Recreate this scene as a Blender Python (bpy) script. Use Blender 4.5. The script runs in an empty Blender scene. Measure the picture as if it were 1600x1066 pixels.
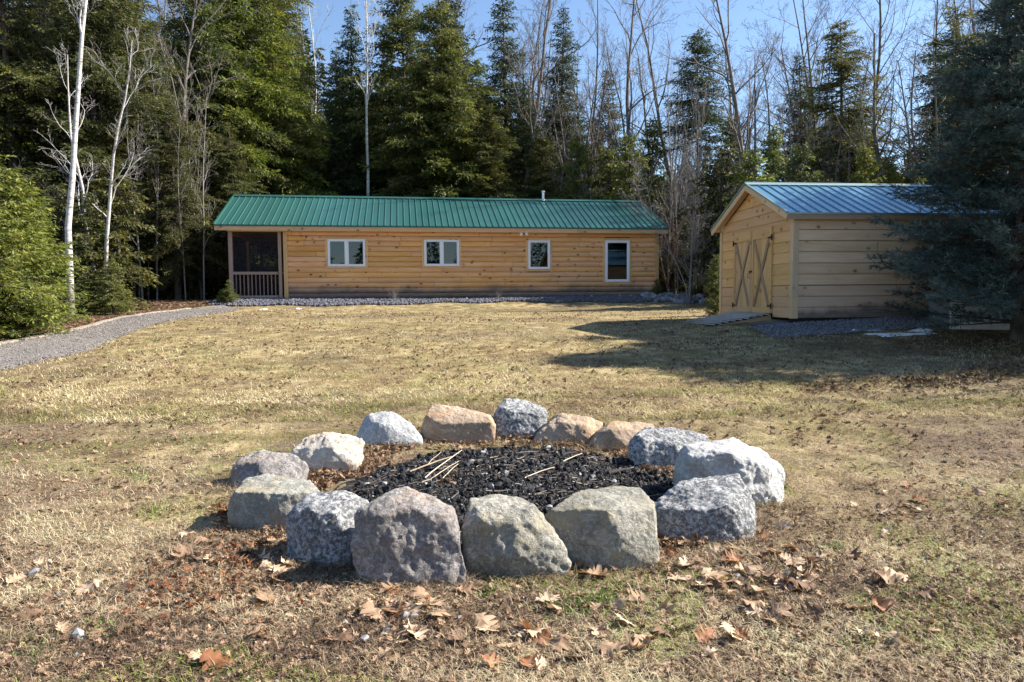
import bpy, bmesh, math, random
import numpy as np
from mathutils import Vector, Matrix, noise as mnoise
random.seed(7); RNG = np.random.default_rng(7)
SC = bpy.context.scene; COL = SC.collection
SUN_AZ, SUN_EL = 80.0, 38.0          # degrees: azimuth from +Y towards +X, elevation
CAMH = 1.45
F_PX, PITCH, ROLL = 1091.2, math.radians(3.54), math.radians(-0.40)

# ------------------------------------------------------------------ camera
Fv = Vector((0, math.cos(PITCH), -math.sin(PITCH))); U0 = Vector((0, math.sin(PITCH), math.cos(PITCH))); R0 = Vector((1, 0, 0))
Rv = R0*math.cos(ROLL) + U0*math.sin(ROLL); Uv = U0*math.cos(ROLL) - R0*math.sin(ROLL)
cam = bpy.data.cameras.new('camera'); cam.sensor_width = 36; cam.lens = F_PX/1600*36; cam.clip_end = 2000; cam.clip_start = 0.05
camo = bpy.data.objects.new('camera', cam); COL.objects.link(camo)
M = Matrix((Rv, Uv, -Fv)).transposed().to_4x4(); M.translation = (0, 0, CAMH); camo.matrix_world = M
SC.camera = camo
def ray(px, py):
    a = (px-800)/F_PX; b = (533-py)/F_PX
    return Fv + Rv*a + Uv*b
def at_y(px, py, y):
    r = ray(px, py); return Vector((0, 0, CAMH)) + r*(y/r.y)

# ------------------------------------------------------------------ numpy noise and terrain
def _h(ix, iy, s):
    n = (ix*374761393 + iy*668265263 + s*1442695041) & 0x7fffffff
    n = ((n ^ (n >> 13))*1274126177) & 0x7fffffff
    return ((n ^ (n >> 16)) & 0xffff)/65535.0
def vn(x, y, s=0):
    x = np.asarray(x, float); y = np.asarray(y, float)
    ix = np.floor(x).astype(np.int64); iy = np.floor(y).astype(np.int64); fx = x-ix; fy = y-iy
    fx = fx*fx*(3-2*fx); fy = fy*fy*(3-2*fy)
    return (_h(ix, iy, s)*(1-fx)+_h(ix+1, iy, s)*fx)*(1-fy) + (_h(ix, iy+1, s)*(1-fx)+_h(ix+1, iy+1, s)*fx)*fy
def fbm(x, y, s=0, o=4):
    t = 0; a = .5
    for k in range(o): t = t + a*(vn(x*2**k, y*2**k, s+k)-.5); a *= .5
    return t
GY = np.array([-200, 5, 6.5, 9, 11.5, 15, 18, 21.5, 23, 24.3, 25.9, 30, 45, 70, 300.])
GZ = np.array([0, 0, .05, .24, .44, .72, .88, 1.0, 1.06, 1.14, 1.42, 1.5, 1.9, 2.6, 6.])
_yy = np.linspace(-200, 300, 5001); _k = np.exp(-np.linspace(-2, 2, 21)**2); _k /= _k.sum()
_zz = np.convolve(np.pad(np.interp(_yy, GY, GZ), 10, mode='edge'), _k, 'valid')
def ring_r(x, y): return np.hypot((x-0.02)/1.42, (y-4.95)/1.25)
def ground(x, y, fine=True):
    x = np.asarray(x, float); y = np.asarray(y, float)
    yw = y - .155*np.clip(x+2, -14, 12)*np.clip((y-12)/12, 0, 1)
    z = np.interp(yw, _yy, _zz)
    z = z + .16*fbm(x*.13+3, y*.13, 5, 2)*np.clip((y-6)/8, 0, 1)
    z = z + .27*np.exp(-(((x-8.3)/4.2)**2+((y-15.6)/2.6)**2)**1.6)
    if fine:
        z = z + .05*fbm(x*1.3, y*1.3, 11, 3) + .02*fbm(x*7, y*7, 21, 3)
    return z
def gz(x, y): return float(ground(np.array([x]), np.array([y]))[0])
def gpt(px, py):
    "point of the ground seen at a pixel"
    r = ray(px, py); lo = 1.0; prev = 1
    for i in range(1200):
        t = 1.5 + i*.05
        p = Vector((0, 0, CAMH)) + r*t
        if p.z <= float(ground(p.x, p.y, False)): return p
    return Vector((0, 0, CAMH)) + r*40

# ------------------------------------------------------------------ object helpers
def tag(o, label=None, cat=None, group=None, kind=None):
    if label: o['label'] = label
    if cat: o['category'] = cat
    if group: o['group'] = group
    if kind: o['kind'] = kind
    return o
def empty(name, loc=(0, 0, 0), rz=0, label=None, cat=None, group=None):
    o = bpy.data.objects.new(name, None); COL.objects.link(o); o.location = loc; o.rotation_euler = (0, 0, rz); o.empty_display_size = .1
    return tag(o, label, cat, group)
def link(name, me, parent=None, loc=None):
    o = bpy.data.objects.new(name, me); COL.objects.link(o)
    if parent: o.parent = parent
    if loc is not None: o.location = loc
    return o
def np_mesh(name, V, F, mat, var=None, smooth=False, uv=None):
    "V (n,3), F (m,k) fixed-size faces"
    V = np.asarray(V, np.float32); F = np.asarray(F, np.int32); k = F.shape[1]
    me = bpy.data.meshes.new(name)
    me.vertices.add(len(V)); me.vertices.foreach_set('co', V.ravel())
    me.loops.add(F.size); me.loops.foreach_set('vertex_index', F.ravel())
    me.polygons.add(len(F)); me.polygons.foreach_set('loop_start', np.arange(0, F.size, k, dtype=np.int32))
    if var is not None:
        a = me.attributes.new('var', 'FLOAT', 'POINT'); a.data.foreach_set('value', np.asarray(var, np.float32))
    me.update(calc_edges=True)
    me.polygons.foreach_set('use_smooth', np.full(len(F), bool(smooth)))
    me.materials.append(mat); return me

class MB:
    def __init__(s): s.v = []; s.f = []; s.uv = []; s.sm = []
    def face(s, pts, uvs=None, smooth=False):
        i = len(s.v); s.v += [tuple(p) for p in pts]; s.f.append(tuple(range(i, i+len(pts))))
        s.uv += list(uvs) if uvs else [(0, 0)]*len(pts); s.sm.append(smooth)
    def bar(s, p0, p1, w, h, up=(0, 0, 1)):
        "box from p0 to p1; w across, h along up; grain runs p0->p1"
        p0 = Vector(p0); p1 = Vector(p1); d = (p1-p0); L = d.length; d.normalize(); up = Vector(up)
        a = d.cross(up).normalized(); b = a.cross(d).normalized(); ou = random.uniform(0, 50); ov = random.uniform(0, 50)
        a = a*(w/2); b = b*(h/2)
        c = [p0-a-b, p0+a-b, p0+a+b, p0-a+b, p1-a-b, p1+a-b, p1+a+b, p1-a+b]
        for q, wd in (((0, 1, 5, 4), w), ((1, 2, 6, 5), h), ((2, 3, 7, 6), w), ((3, 0, 4, 7), h)):
            s.face([c[k] for k in q], [(ou, ov), (ou, ov+wd), (ou+L, ov+wd), (ou+L, ov)]); ov += .37
        s.face([c[k] for k in (3, 2, 1, 0)], [(ou, ov), (ou+.01, ov), (ou+.01, ov+h), (ou, ov+h)])
        s.face([c[k] for k in (4, 5, 6, 7)], [(ou, ov), (ou+.01, ov), (ou+.01, ov+h), (ou, ov+h)])
    def box(s, x0, x1, y0, y1, z0, z1):
        X, Y, Z = x1-x0, y1-y0, z1-z0; cx, cy, cz = (x0+x1)/2, (y0+y1)/2, (z0+z1)/2
        if X >= Y and X >= Z: s.bar((x0, cy, cz), (x1, cy, cz), Y, Z)
        elif Y >= Z: s.bar((cx, y0, cz), (cx, y1, cz), X, Z)
        else: s.bar((cx, cy, z0), (cx, cy, z1), X, Y, (0, 1, 0))
    def tube(s, pts, rad, n=10, cap=True):
        pts = [Vector(p) for p in pts]; rings = []
        for i, p in enumerate(pts):
            d = (pts[min(i+1, len(pts)-1)]-pts[max(i-1, 0)]).normalized()
            a = d.orthogonal().normalized() if abs(d.z) > .9 else d.cross(Vector((0, 0, 1))).normalized(); b = d.cross(a)
            r = rad[i] if hasattr(rad, '__len__') else rad
            rings.append([p+(a*math.cos(2*math.pi*k/n)+b*math.sin(2*math.pi*k/n))*r for k in range(n)])
        for i in range(len(rings)-1):
            for k in range(n):
                k2 = (k+1) % n; s.face([rings[i][k], rings[i][k2], rings[i+1][k2], rings[i+1][k]], [(i*.2, k*.05), (i*.2, k*.05+.05), (i*.2+.2, k*.05+.05), (i*.2+.2, k*.05)], True)
        if cap: s.face(rings[0][::-1]); s.face(rings[-1])
    def build(s, name, mat, parent=None, merge=False, bevel=0):
        me = bpy.data.meshes.new(name); me.from_pydata(s.v, [], s.f); l = me.uv_layers.new(name='UVMap')
        l.data.foreach_set('uv', np.array(s.uv, np.float32).ravel()); me.polygons.foreach_set('use_smooth', s.sm); me.materials.append(mat)
        if merge or bevel:
            bm = bmesh.new(); bm.from_mesh(me); bmesh.ops.remove_doubles(bm, verts=bm.verts, dist=1e-4)
            bmesh.ops.recalc_face_normals(bm, faces=bm.faces)
            if bevel: bmesh.ops.bevel(bm, geom=[e for e in bm.edges if e.is_manifold and e.calc_face_angle() > .6], offset=bevel, segments=1, affect='EDGES', profile=.5)
            bm.to_mesh(me); bm.free()
        return link(name, me, parent)

# ------------------------------------------------------------------ materials
class NT:
    def __init__(s, name):
        s.m = bpy.data.materials.new(name); s.m.use_nodes = True; s.t = s.m.node_tree; s.t.nodes.clear()
        s.out = s.n('ShaderNodeOutputMaterial')
    def n(s, t, **k):
        nd = s.t.nodes.new(t)
        for a, b in k.items(): setattr(nd, a, b)
        return nd
    def l(s, a, b): s.t.links.new(a, b)
    def inp(s, nd, i, v):
        if v is None: return
        if hasattr(v, 'links') or isinstance(v, bpy.types.NodeSocket): s.l(v, nd.inputs[i])
        else: nd.inputs[i].default_value = v
    def coord(s, w='Object'): return s.n('ShaderNodeTexCoord').outputs[w]
    def mapv(s, v, sc=(1, 1, 1), loc=(0, 0, 0), rot=(0, 0, 0)):
        m = s.n('ShaderNodeMapping'); s.l(v, m.inputs[0]); m.inputs['Scale'].default_value = sc; m.inputs['Location'].default_value = loc; m.inputs['Rotation'].default_value = rot; return m.outputs[0]
    def noise(s, v, scale, detail=4, rough=.55, dist=0, out=0):
        k = s.n('ShaderNodeTexNoise'); s.l(v, k.inputs['Vector']); k.inputs['Scale'].default_value = scale; k.inputs['Detail'].default_value = detail; k.inputs['Roughness'].default_value = rough; k.inputs['Distortion'].default_value = dist; return k.outputs[out]
    def vor(s, v, scale, feat='F1', out='Distance', rnd=1):
        k = s.n('ShaderNodeTexVoronoi'); k.feature = feat; s.l(v, k.inputs['Vector']); k.inputs['Scale'].default_value = scale; k.inputs['Randomness'].default_value = rnd; return k.outputs[out]
    def white(s, v, dim='3D', out='Value'):
        k = s.n('ShaderNodeTexWhiteNoise'); k.noise_dimensions = dim; s.l(v, k.inputs['W' if dim == '1D' else 'Vector']); return k.outputs[out]
    def math(s, op, a, b=None, c=None):
        k = s.n('ShaderNodeMath'); k.operation = op; s.inp(k, 0, a); s.inp(k, 1, b); s.inp(k, 2, c); return k.outputs[0]
    def ramp(s, fac, stops, interp='LINEAR'):
        k = s.n('ShaderNodeValToRGB'); k.color_ramp.interpolation = interp; e = k.color_ramp.elements
        while len(e) < len(stops): e.new(.5)
        for q, (p, c) in zip(e, stops): q.position = p; q.color = (c[0], c[1], c[2], 1) if hasattr(c, '__len__') else (c, c, c, 1)
        s.inp(k, 0, fac); return k.outputs[0]
    def mix(s, f, a, b, mode='MIX'):
        k = s.n('ShaderNodeMix'); k.data_type = 'RGBA'; k.blend_type = mode; s.inp(k, 0, f)
        for i, v in ((6, a), (7, b)):
            if isinstance(v, (tuple, list)): k.inputs[i].default_value = (*v[:3], 1)
            else: s.l(v, k.inputs[i])
        return k.outputs[2]
    def mrange(s, v, a, b, c=0, d=1):
        k = s.n('ShaderNodeMapRange'); s.inp(k, 0, v); k.inputs[1].default_value = a; k.inputs[2].default_value = b; k.inputs[3].default_value = c; k.inputs[4].default_value = d; return k.outputs[0]
    def bump(s, h, st=.5, dist=.01, nrm=None):
        k = s.n('ShaderNodeBump'); s.l(h, k.inputs['Height']); k.inputs['Strength'].default_value = st; k.inputs['Distance'].default_value = dist
        if nrm: s.l(nrm, k.inputs['Normal'])
        return k.outputs[0]
    def sep(s, v):
        k = s.n('ShaderNodeSeparateXYZ'); s.l(v, k.inputs[0]); return k.outputs
    def comb(s, x=0, y=0, z=0):
        k = s.n('ShaderNodeCombineXYZ'); s.inp(k, 0, x); s.inp(k, 1, y); s.inp(k, 2, z); return k.outputs[0]
    def attr(s, name, out='Fac'):
        k = s.n('ShaderNodeAttribute'); k.attribute_name = name; return k.outputs[out]
    def hsv(s, c, h=.5, sa=1, v=1):
        k = s.n('ShaderNodeHueSaturation'); s.inp(k, 'Hue', h); s.inp(k, 'Saturation', sa); s.inp(k, 'Value', v); s.l(c, k.inputs['Color']); return k.outputs[0]
    def bsdf(s, col, rough=.7, metal=0, spec=.3, nrm=None):
        p = s.n('ShaderNodeBsdfPrincipled')
        if isinstance(col, (tuple, list)): p.inputs['Base Color'].default_value = (*col[:3], 1)
        else: s.l(col, p.inputs['Base Color'])
        s.inp(p, 'Roughness', rough); s.inp(p, 'Metallic', metal); s.inp(p, 'Specular IOR Level', spec)
        if nrm: s.l(nrm, p.inputs['Normal'])
        s.l(p.outputs[0], s.out.inputs[0]); return p

def mat_wood(name, ch, c1, c2, c3, board=3.0, stain=0.0, knot=1.0, joints=True, val=1.0):
    t = NT(name); uv = t.coord('UV'); x, y, _ = t.sep(uv)
    bid = t.math('FLOOR', t.math('DIVIDE', y, ch)) if ch else t.math('FLOOR', t.math('MULTIPLY', y, 3.0))
    off = t.math('MULTIPLY', t.white(bid, '1D'), 11.0)
    bx = t.math('DIVIDE', t.math('ADD', x, off), board); seg = t.math('FLOOR', bx)
    rnd = t.white(t.comb(bid, seg, 3.0)); rnd2 = t.white(t.comb(bid, seg, 9.0))
    v = t.comb(t.math('ADD', x, t.math('MULTIPLY', rnd, 40.0)), y, t.math('MULTIPLY', rnd2, 20.0))
    g = t.noise(t.mapv(v, (1.0, 22, 1)), 1.6, 5, .6, 1.2)
    g2 = t.noise(t.mapv(v, (.8, 5, 1)), 1.3, 3, .5, .6)
    col = t.mix(t.mrange(g, .3, .75), c1, c2); col = t.mix(t.mrange(g2, .35, .8, 0, .7), col, c3)
    col = t.hsv(col, t.mrange(rnd2, 0, 1, .494, .503), t.mrange(rnd2, 0, 1, .92, 1.08), t.mrange(rnd, 0, 1, .86*val, 1.10*val))
    if knot:
        kv = t.mapv(v, (3.9, 5.6, 1)); kd = t.vor(kv, 1.0); kc = t.vor(kv, 1.0, 'F1', 'Color'); pick = t.math('GREATER_THAN', t.sep(kc)[0], .60)
        kn = t.math('MULTIPLY', t.ramp(t.math('ADD', kd, t.mrange(t.noise(v, 14, 2), 0, 1, -.05, .05)), [(.06, 1), (.13, .85), (.20, .22), (.34, 0)]), pick)
        col = t.mix(t.math('MULTIPLY', kn, knot), col, (.10, .035, .016))
    if joints:
        fr = t.math('FRACT', bx); j = t.math('LESS_THAN', fr, .006/board*2)
        col = t.mix(t.math('MULTIPLY', j, .75), col, (.03, .018, .01))
    if stain:
        ob = t.coord('Object'); oz = t.sep(ob)[2]; nz = t.noise(t.mapv(ob, (1, 1, .3)), .9, 4, .6)
        f = t.mrange(t.math('SUBTRACT', oz, t.math('MULTIPLY', t.math('SUBTRACT', nz, .5), .7)), stain*.45, stain, .85, 0)
        col = t.mix(f, col, t.ramp(t.noise(t.mapv(ob, (2, 2, 20)), 2, 3), [(.35, (.07, .065, .06)), (.7, (.2, .175, .16))]))
    b = t.bump(g, .25, .004); t.bsdf(col, .62, 0, .25, b); return t.m
PINE = ((.64, .31, .11), (.80, .45, .19), (.84, .56, .29))
M_LOG = mat_wood('varnished pine log siding', .19, *PINE, board=3.4, stain=.50, knot=1.0)
M_TRIM = mat_wood('varnished pine trim', 0, (.56, .32, .13), (.70, .44, .21), (.74, .50, .27), board=4.9, knot=.8, joints=False)
M_PLANK = mat_wood('raw pine shiplap', .2275, (.66, .44, .27), (.83, .60, .39), (.87, .68, .47), board=6.0, stain=.27, knot=.75)
M_GABLE = mat_wood('golden pine shiplap', .2275, (.62, .36, .15), (.74, .46, .21), (.78, .53, .28), board=6.0, knot=.75)
M_DOOR = mat_wood('golden pine door boards', 0, (.60, .35, .15), (.72, .46, .21), (.76, .52, .27), board=5, knot=.7, joints=False)
M_STRIM = mat_wood('raw pine trim', 0, (.60, .42, .23), (.73, .54, .32), (.77, .60, .38), board=5, knot=.5, joints=False)
M_FASCIA = mat_wood('weathered pine fascia', 0, (.34, .24, .15), (.46, .34, .22), (.5, .38, .26), board=5, knot=.5, joints=False)
M_BRACE = mat_wood('weathered door brace', 0, (.33, .22, .13), (.43, .31, .19), (.48, .36, .24), board=5, knot=.3, joints=False)
M_RAMP = mat_wood('weathered ramp boards', 0, (.30, .27, .25), (.42, .39, .37), (.5, .47, .45), board=5, knot=.3, joints=False)
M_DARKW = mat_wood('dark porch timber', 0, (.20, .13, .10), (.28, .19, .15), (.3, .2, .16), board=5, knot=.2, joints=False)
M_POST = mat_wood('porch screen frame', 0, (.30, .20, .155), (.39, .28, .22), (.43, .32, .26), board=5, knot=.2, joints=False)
def mat_simple(name, col, rough=.5, metal=0, spec=.4, nscale=0, namp=.12, bump=0):
    t = NT(name); c = (*col, 1)
    if nscale:
        n = t.noise(t.coord('Object'), nscale, 5, .6); k = t.mix(t.mrange(n, .3, .7), tuple(x*(1-namp) for x in col), tuple(min(1, x*(1+namp)) for x in col))
        t.bsdf(k, t.mrange(n, .2, .8, rough*.85, min(1, rough*1.2)), metal, spec, t.bump(n, bump, .01) if bump else None)
    else: t.bsdf(col, rough, metal, spec)
    return t.m
def mat_roof(name, c1, c2, rough, metal):
    t = NT(name); ob = t.coord('Object'); n = t.noise(t.mapv(ob, (1, .25, .25)), 1.1, 4, .6); n2 = t.noise(ob, 30, 3)
    col = t.mix(t.mrange(n, .3, .7), c1, c2); bp = t.bump(t.noise(t.mapv(ob, (1, .3, .3)), 2.2, 2), .12, .03)
    t.bsdf(col, t.mrange(n2, .3, .7, rough*.9, rough*1.15), metal, .5, bp); return t.m
M_ROOF = mat_roof('green painted steel roofing', (.022, .088, .082), (.03, .112, .10), .36, .15)
M_ROOFD = mat_simple('dark green edge steel', (.02, .11, .08), .35, .1, .5)
M_SROOF = mat_roof('sky tinted steel roofing', (.13, .27, .34), (.17, .33, .42), .24, .55)  # blue of the reflected sky is painted into the base colour
M_SRIDGE = mat_simple('grey green ridge steel', (.30, .42, .42), .35, .4, .5)
M_WHITE = mat_simple('white vinyl', (.80, .80, .82), .4, 0, .4)
M_METAL = mat_simple('galvanised metal', (.62, .63, .65), .3, .9, .5, 12, .15)
M_IRON = mat_simple('black iron', (.025, .022, .022), .45, .5, .4)
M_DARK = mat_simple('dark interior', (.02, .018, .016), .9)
M_CONC = mat_simple('grey slab', (.36, .36, .36), .85, 0, .2, 9, .2, .3)
M_BLIND = mat_simple('grey blind', (.16, .22, .24), .5)
M_SNOW = mat_simple('old snow', (.85, .88, .93), .6, 0, .4, 9, .08, .6)
def mat_glass():
    t = NT('window glass'); g = t.n('ShaderNodeBsdfGlossy'); g.inputs['Roughness'].default_value = .02; g.inputs['Color'].default_value = (.9, .95, 1, 1)
    tr = t.n('ShaderNodeBsdfTransparent'); tr.inputs[0].default_value = (.45, .52, .52, 1)
    lw = t.n('ShaderNodeFresnel'); lw.inputs[0].default_value = 1.7; m = t.n('ShaderNodeMixShader'); t.l(lw.outputs[0], m.inputs[0]); t.l(tr.outputs[0], m.inputs[1]); t.l(g.outputs[0], m.inputs[2]); t.l(m.outputs[0], t.out.inputs[0]); return t.m
def mat_screen():
    t = NT('dark insect screen'); d = t.n('ShaderNodeBsdfDiffuse'); d.inputs[0].default_value = (.035, .033, .038, 1)
    tr = t.n('ShaderNodeBsdfTransparent'); m = t.n('ShaderNodeMixShader'); m.inputs[0].default_value = .5; t.l(tr.outputs[0], m.inputs[1]); t.l(d.outputs[0], m.inputs[2]); t.l(m.outputs[0], t.out.inputs[0]); return t.m
M_GLASS = mat_glass(); M_SCREEN = mat_screen()

def mat_rock(name, c1, c2, c3, speck=.5, warm=None, scale=1.0, lich=.3):
    t = NT(name); ob = t.coord('Object'); oi = t.n('ShaderNodeObjectInfo'); v = t.n('ShaderNodeVectorMath'); v.operation = 'ADD'; t.l(ob, v.inputs[0]); t.l(oi.outputs['Random'], v.inputs[1]); v = v.outputs[0]
    n1 = t.noise(v, 5*scale, 6, .62, .4); n2 = t.noise(v, 34*scale, 6, .7); n3 = t.noise(v, 1.9*scale, 3, .5)
    col = t.mix(t.mrange(n1, .32, .68), c1, c2); col = t.mix(t.mrange(n3, .45, .7, 0, .8), col, c3)
    sp = t.mrange(n2, .46, .60); col = t.mix(t.math('MULTIPLY', t.math('SUBTRACT', 1.0, sp), speck), col, tuple(x*.34 for x in c1))
    sp2 = t.mrange(t.noise(v, 75*scale, 3, .6), .55, .68); col = t.mix(t.math('MULTIPLY', sp2, speck*.7), col, tuple(min(.85, x*1.5) for x in c2))
    if warm: col = t.mix(t.mrange(t.noise(t.mapv(v, (1, 1, 1.6)), 3.1*scale, 5, .65, .8), .5, .68, 0, .8), col, warm)
    lc = t.mrange(t.noise(v, 11*scale, 5, .7, 1.5), .60, .66, 0, lich); col = t.mix(lc, col, (.08, .085, .07)); col = t.mix(t.mrange(t.noise(v, 2.6*scale, 6, .75, 2.0), .50, .66, 0, .5), col, tuple(x*.55 for x in c1)); col = t.mix(t.ramp(t.math('ABSOLUTE', t.math('SUBTRACT', t.noise(v, 2.2, 4, .55, 1.0), .5)), [(0, .35), (.012, 0)]), col, tuple(min(.8, x*1.6) for x in c2))
    cr = t.vor(t.mapv(v, (1, 1, 1.7)), 4.0*scale, 'DISTANCE_TO_EDGE'); crk = t.ramp(t.math('ADD', cr, t.mrange(n2, 0, 1, -.03, .05)), [(0.0, 0), (.02, .9), (.05, 1)])
    h = t.math('ADD', t.math('MULTIPLY', n1, .45), t.math('ADD', t.math('MULTIPLY', n2, .5), t.math('MULTIPLY', crk, .06)))
    t.bsdf(col, .85, 0, .25, t.bump(h, .9, .035)); return t.m
R_GRAN = mat_rock('blue grey granite', (.24, .245, .255), (.43, .43, .43), (.58, .57, .55), .9, lich=.35)
R_PURP = mat_rock('mauve grey granite', (.22, .205, .195), (.37, .34, .32), (.50, .46, .41), .6, (.30, .22, .165), scale=1.3)
R_OLIV = mat_rock('olive grey stone', (.25, .24, .20), (.39, .375, .32), (.52, .49, .42), .55, (.33, .28, .18), scale=1.5)
R_TAN = mat_rock('tan brown stone', (.36, .27, .19), (.45, .34, .24), (.52, .42, .33), .3, (.42, .23, .11), lich=.15, scale=1.25)
R_CREAM = mat_rock('cream stone', (.50, .45, .38), (.60, .55, .47), (.62, .50, .40), .35, (.52, .36, .25), lich=.12, scale=1.2)
R_WHITE = mat_rock('white grey stone', (.42, .42, .41), (.54, .54, .53), (.58, .56, .53), .4, lich=.25)
R_GREEN = mat_rock('green grey slab', (.28, .275, .24), (.37, .365, .32), (.44, .42, .37), .4, (.33, .27, .17), scale=1.7)

def mat_ground():
    t = NT('lawn'); ob = t.coord('Object'); x, y, z = t.sep(ob)
    n1 = t.noise(ob, .55, 5, .6); n2 = t.noise(ob, 3.2, 5, .65); n3 = t.noise(ob, 26, 5, .7); n4 = t.noise(t.mapv(ob, (1, 1.6, 1)), .21, 4, .6)
    dry = t.ramp(n2, [(.30, (.16, .115, .06)), (.5, (.33, .25, .125)), (.66, (.54, .44, .24))])
    brown = t.ramp(n2, [(.28, (.085, .058, .038)), (.5, (.19, .135, .09)), (.72, (.34, .255, .175))])
    yel = t.mrange(y, 5.5, 11, 0, 1); f = t.mrange(t.math('ADD', n1, t.math('MULTIPLY', yel, .28)), .42, .68)
    col = t.mix(f, brown, dry)
    gr = t.mix(t.mrange(t.noise(ob, 1.1, 4, .65), .52, .72, 0, .62), col, (.13, .145, .045))
    pat = t.mix(t.mrange(n4, .50, .62, 0, .6), gr, (.16, .115, .08)); pat = t.mix(t.mrange(t.noise(t.mapv(ob, (.7, 1.5, 1)), 1.0, 6, .7, .6), .52, .64, 0, .65), pat, (.145, .115, .085)); pat = t.mix(t.mrange(t.noise(ob, 2.1, 6, .7), .56, .68, 0, .6), pat, (.20, .20, .10))
    tw = t.math('ADD', y, t.math('MULTIPLY', t.math('ADD', x, t.math('MULTIPLY', t.math('SUBTRACT', n1, .5), 1.5)), -.16)); tk = t.math('MAXIMUM', t.ramp(t.math('ABSOLUTE', t.math('SUBTRACT', tw, 8.6)), [(.10, 1), (.26, 0)]), t.ramp(t.math('ABSOLUTE', t.math('SUBTRACT', tw, 7.3)), [(.08, 1), (.22, 0)])); pat = t.mix(t.math('MULTIPLY', tk, .55), pat, (.17, .15, .06))
    col = t.mix(t.mrange(n3, .35, .65, 0, .8), tuple([0.0]*3), (1, 1, 1)); col = t.mix(.45, pat, t.mix(1.0, pat, col, 'MULTIPLY'))
    fo = t.attr('var'); forest = t.ramp(n2, [(.25, (.04, .025, .016)), (.5, (.10, .06, .035)), (.75, (.20, .12, .07))])
    col = t.mix(fo, col, forest)
    h = t.math('ADD', n2, t.math('MULTIPLY', n3, .5)); t.bsdf(col, .95, 0, .1, t.bump(h, .8, .035)); return t.m
M_GROUND = mat_ground()
def mat_drive(name, a, b, c, bst=.5):
    t = NT(name); ob = t.coord('Object'); n1 = t.noise(ob, .7, 4, .6); n2 = t.noise(ob, 55, 4, .75); n3 = t.noise(ob, 6, 4, .6)
    col = t.mix(t.mrange(n1, .35, .65), a, b); col = t.mix(t.mrange(n2, .4, .65, 0, .6), col, c); col = t.mix(t.mrange(n3, .5, .75, 0, .35), col, tuple(q*.6 for q in a))
    t.bsdf(col, .9, 0, .2, t.bump(t.math('ADD', n2, n3), bst, .02)); return t.m
M_DRIVE = mat_drive('gravel drive', (.13, .115, .105), (.195, .175, .16), (.29, .265, .245), .9)
M_SAND = mat_drive('sandy verge', (.27, .22, .17), (.36, .30, .24), (.45, .4, .34), .9)
M_PAD = mat_drive('crushed stone bed', (.075, .08, .088), (.115, .12, .128), (.18, .185, .195), .9)  # dark bluish tone, with the shade on the cabin bed painted in
M_ASH = mat_drive('ash and charcoal', (.012, .012, .013), (.03, .029, .03), (.07, .068, .068), 1)

def mat_var(name, stops, rough=.85, trans=0.0, objrnd=0.0, spec=.2):
    t = NT(name); col = t.ramp(t.attr('var'), stops)
    if objrnd:
        r = t.n('ShaderNodeObjectInfo').outputs['Random']; r2 = t.white(r, '1D')
        col = t.hsv(col, t.mrange(r, 0, 1, .5-.025*objrnd, .5+.02*objrnd), t.mrange(r2, 0, 1, .85, 1.1), t.mrange(r2, 0, 1, 1-.3*objrnd, 1+.3*objrnd))
    p = t.bsdf(col, rough, 0, spec)
    if trans:
        tr = t.n('ShaderNodeBsdfTranslucent'); t.l(t.mix(.5, col, t.mix(1, col, (1, .95, .45), 'MULTIPLY')), tr.inputs[0]); m = t.n('ShaderNodeMixShader'); m.inputs[0].default_value = trans
        t.l(p.outputs[0], m.inputs[1]); t.l(tr.outputs[0], m.inputs[2]); t.l(m.outputs[0], t.out.inputs[0])
    return t.m
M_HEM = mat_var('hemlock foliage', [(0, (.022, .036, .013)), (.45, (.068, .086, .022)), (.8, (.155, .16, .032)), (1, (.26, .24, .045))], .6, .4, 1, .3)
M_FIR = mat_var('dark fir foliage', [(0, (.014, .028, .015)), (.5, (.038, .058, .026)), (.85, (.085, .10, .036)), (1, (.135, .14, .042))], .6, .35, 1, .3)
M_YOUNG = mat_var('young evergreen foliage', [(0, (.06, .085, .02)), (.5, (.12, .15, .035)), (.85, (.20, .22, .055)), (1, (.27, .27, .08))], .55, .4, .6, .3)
M_PINE = mat_var('blue green pine needles', [(0, (.03, .055, .052)), (.5, (.085, .13, .115)), (.85, (.17, .22, .185)), (1, (.26, .30, .22))], .45, .25, .3, .35)
M_TWIGB = mat_var('brown shrub twigs', [(0, (.10, .06, .035)), (1, (.28, .19, .11))], .8, .1)
M_GRASS = mat_var('dry grass', [(0, (.11, .08, .055)), (.25, (.27, .20, .135)), (.5, (.44, .34, .22)), (.72, (.58, .48, .31)), (.86, (.68, .60, .43)), (.9, (.22, .25, .07)), (1, (.30, .36, .09))], .8, .2)
M_GRASSY = mat_var('straw coloured grass', [(0, (.14, .10, .05)), (.3, (.38, .29, .155)), (.65, (.60, .50, .28)), (.88, (.74, .65, .42)), (.93, (.24, .27, .07)), (1, (.30, .34, .09))], .8, .2)
M_LEAF = mat_var('dry leaf', [(0, (.06, .036, .026)), (.3, (.17, .10, .06)), (.6, (.31, .20, .125)), (.85, (.48, .34, .22)), (1, (.58, .45, .32))], .65, .2, 0, .3)
M_RUST = mat_var('rusty leaf', [(0, (.07, .028, .016)), (.5, (.21, .08, .032)), (1, (.36, .18, .09))], .6, .25, 0, .3)
M_PEB = mat_var('pebble', [(0, (.10, .10, .12)), (.4, (.20, .20, .205)), (.75, (.32, .32, .32)), (1, (.46, .45, .44))], .8)
M_GRAVEL = mat_var('drive gravel stones', [(0, (.08, .07, .064)), (.6, (.18, .162, .15)), (1, (.34, .315, .29))], .9)
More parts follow.
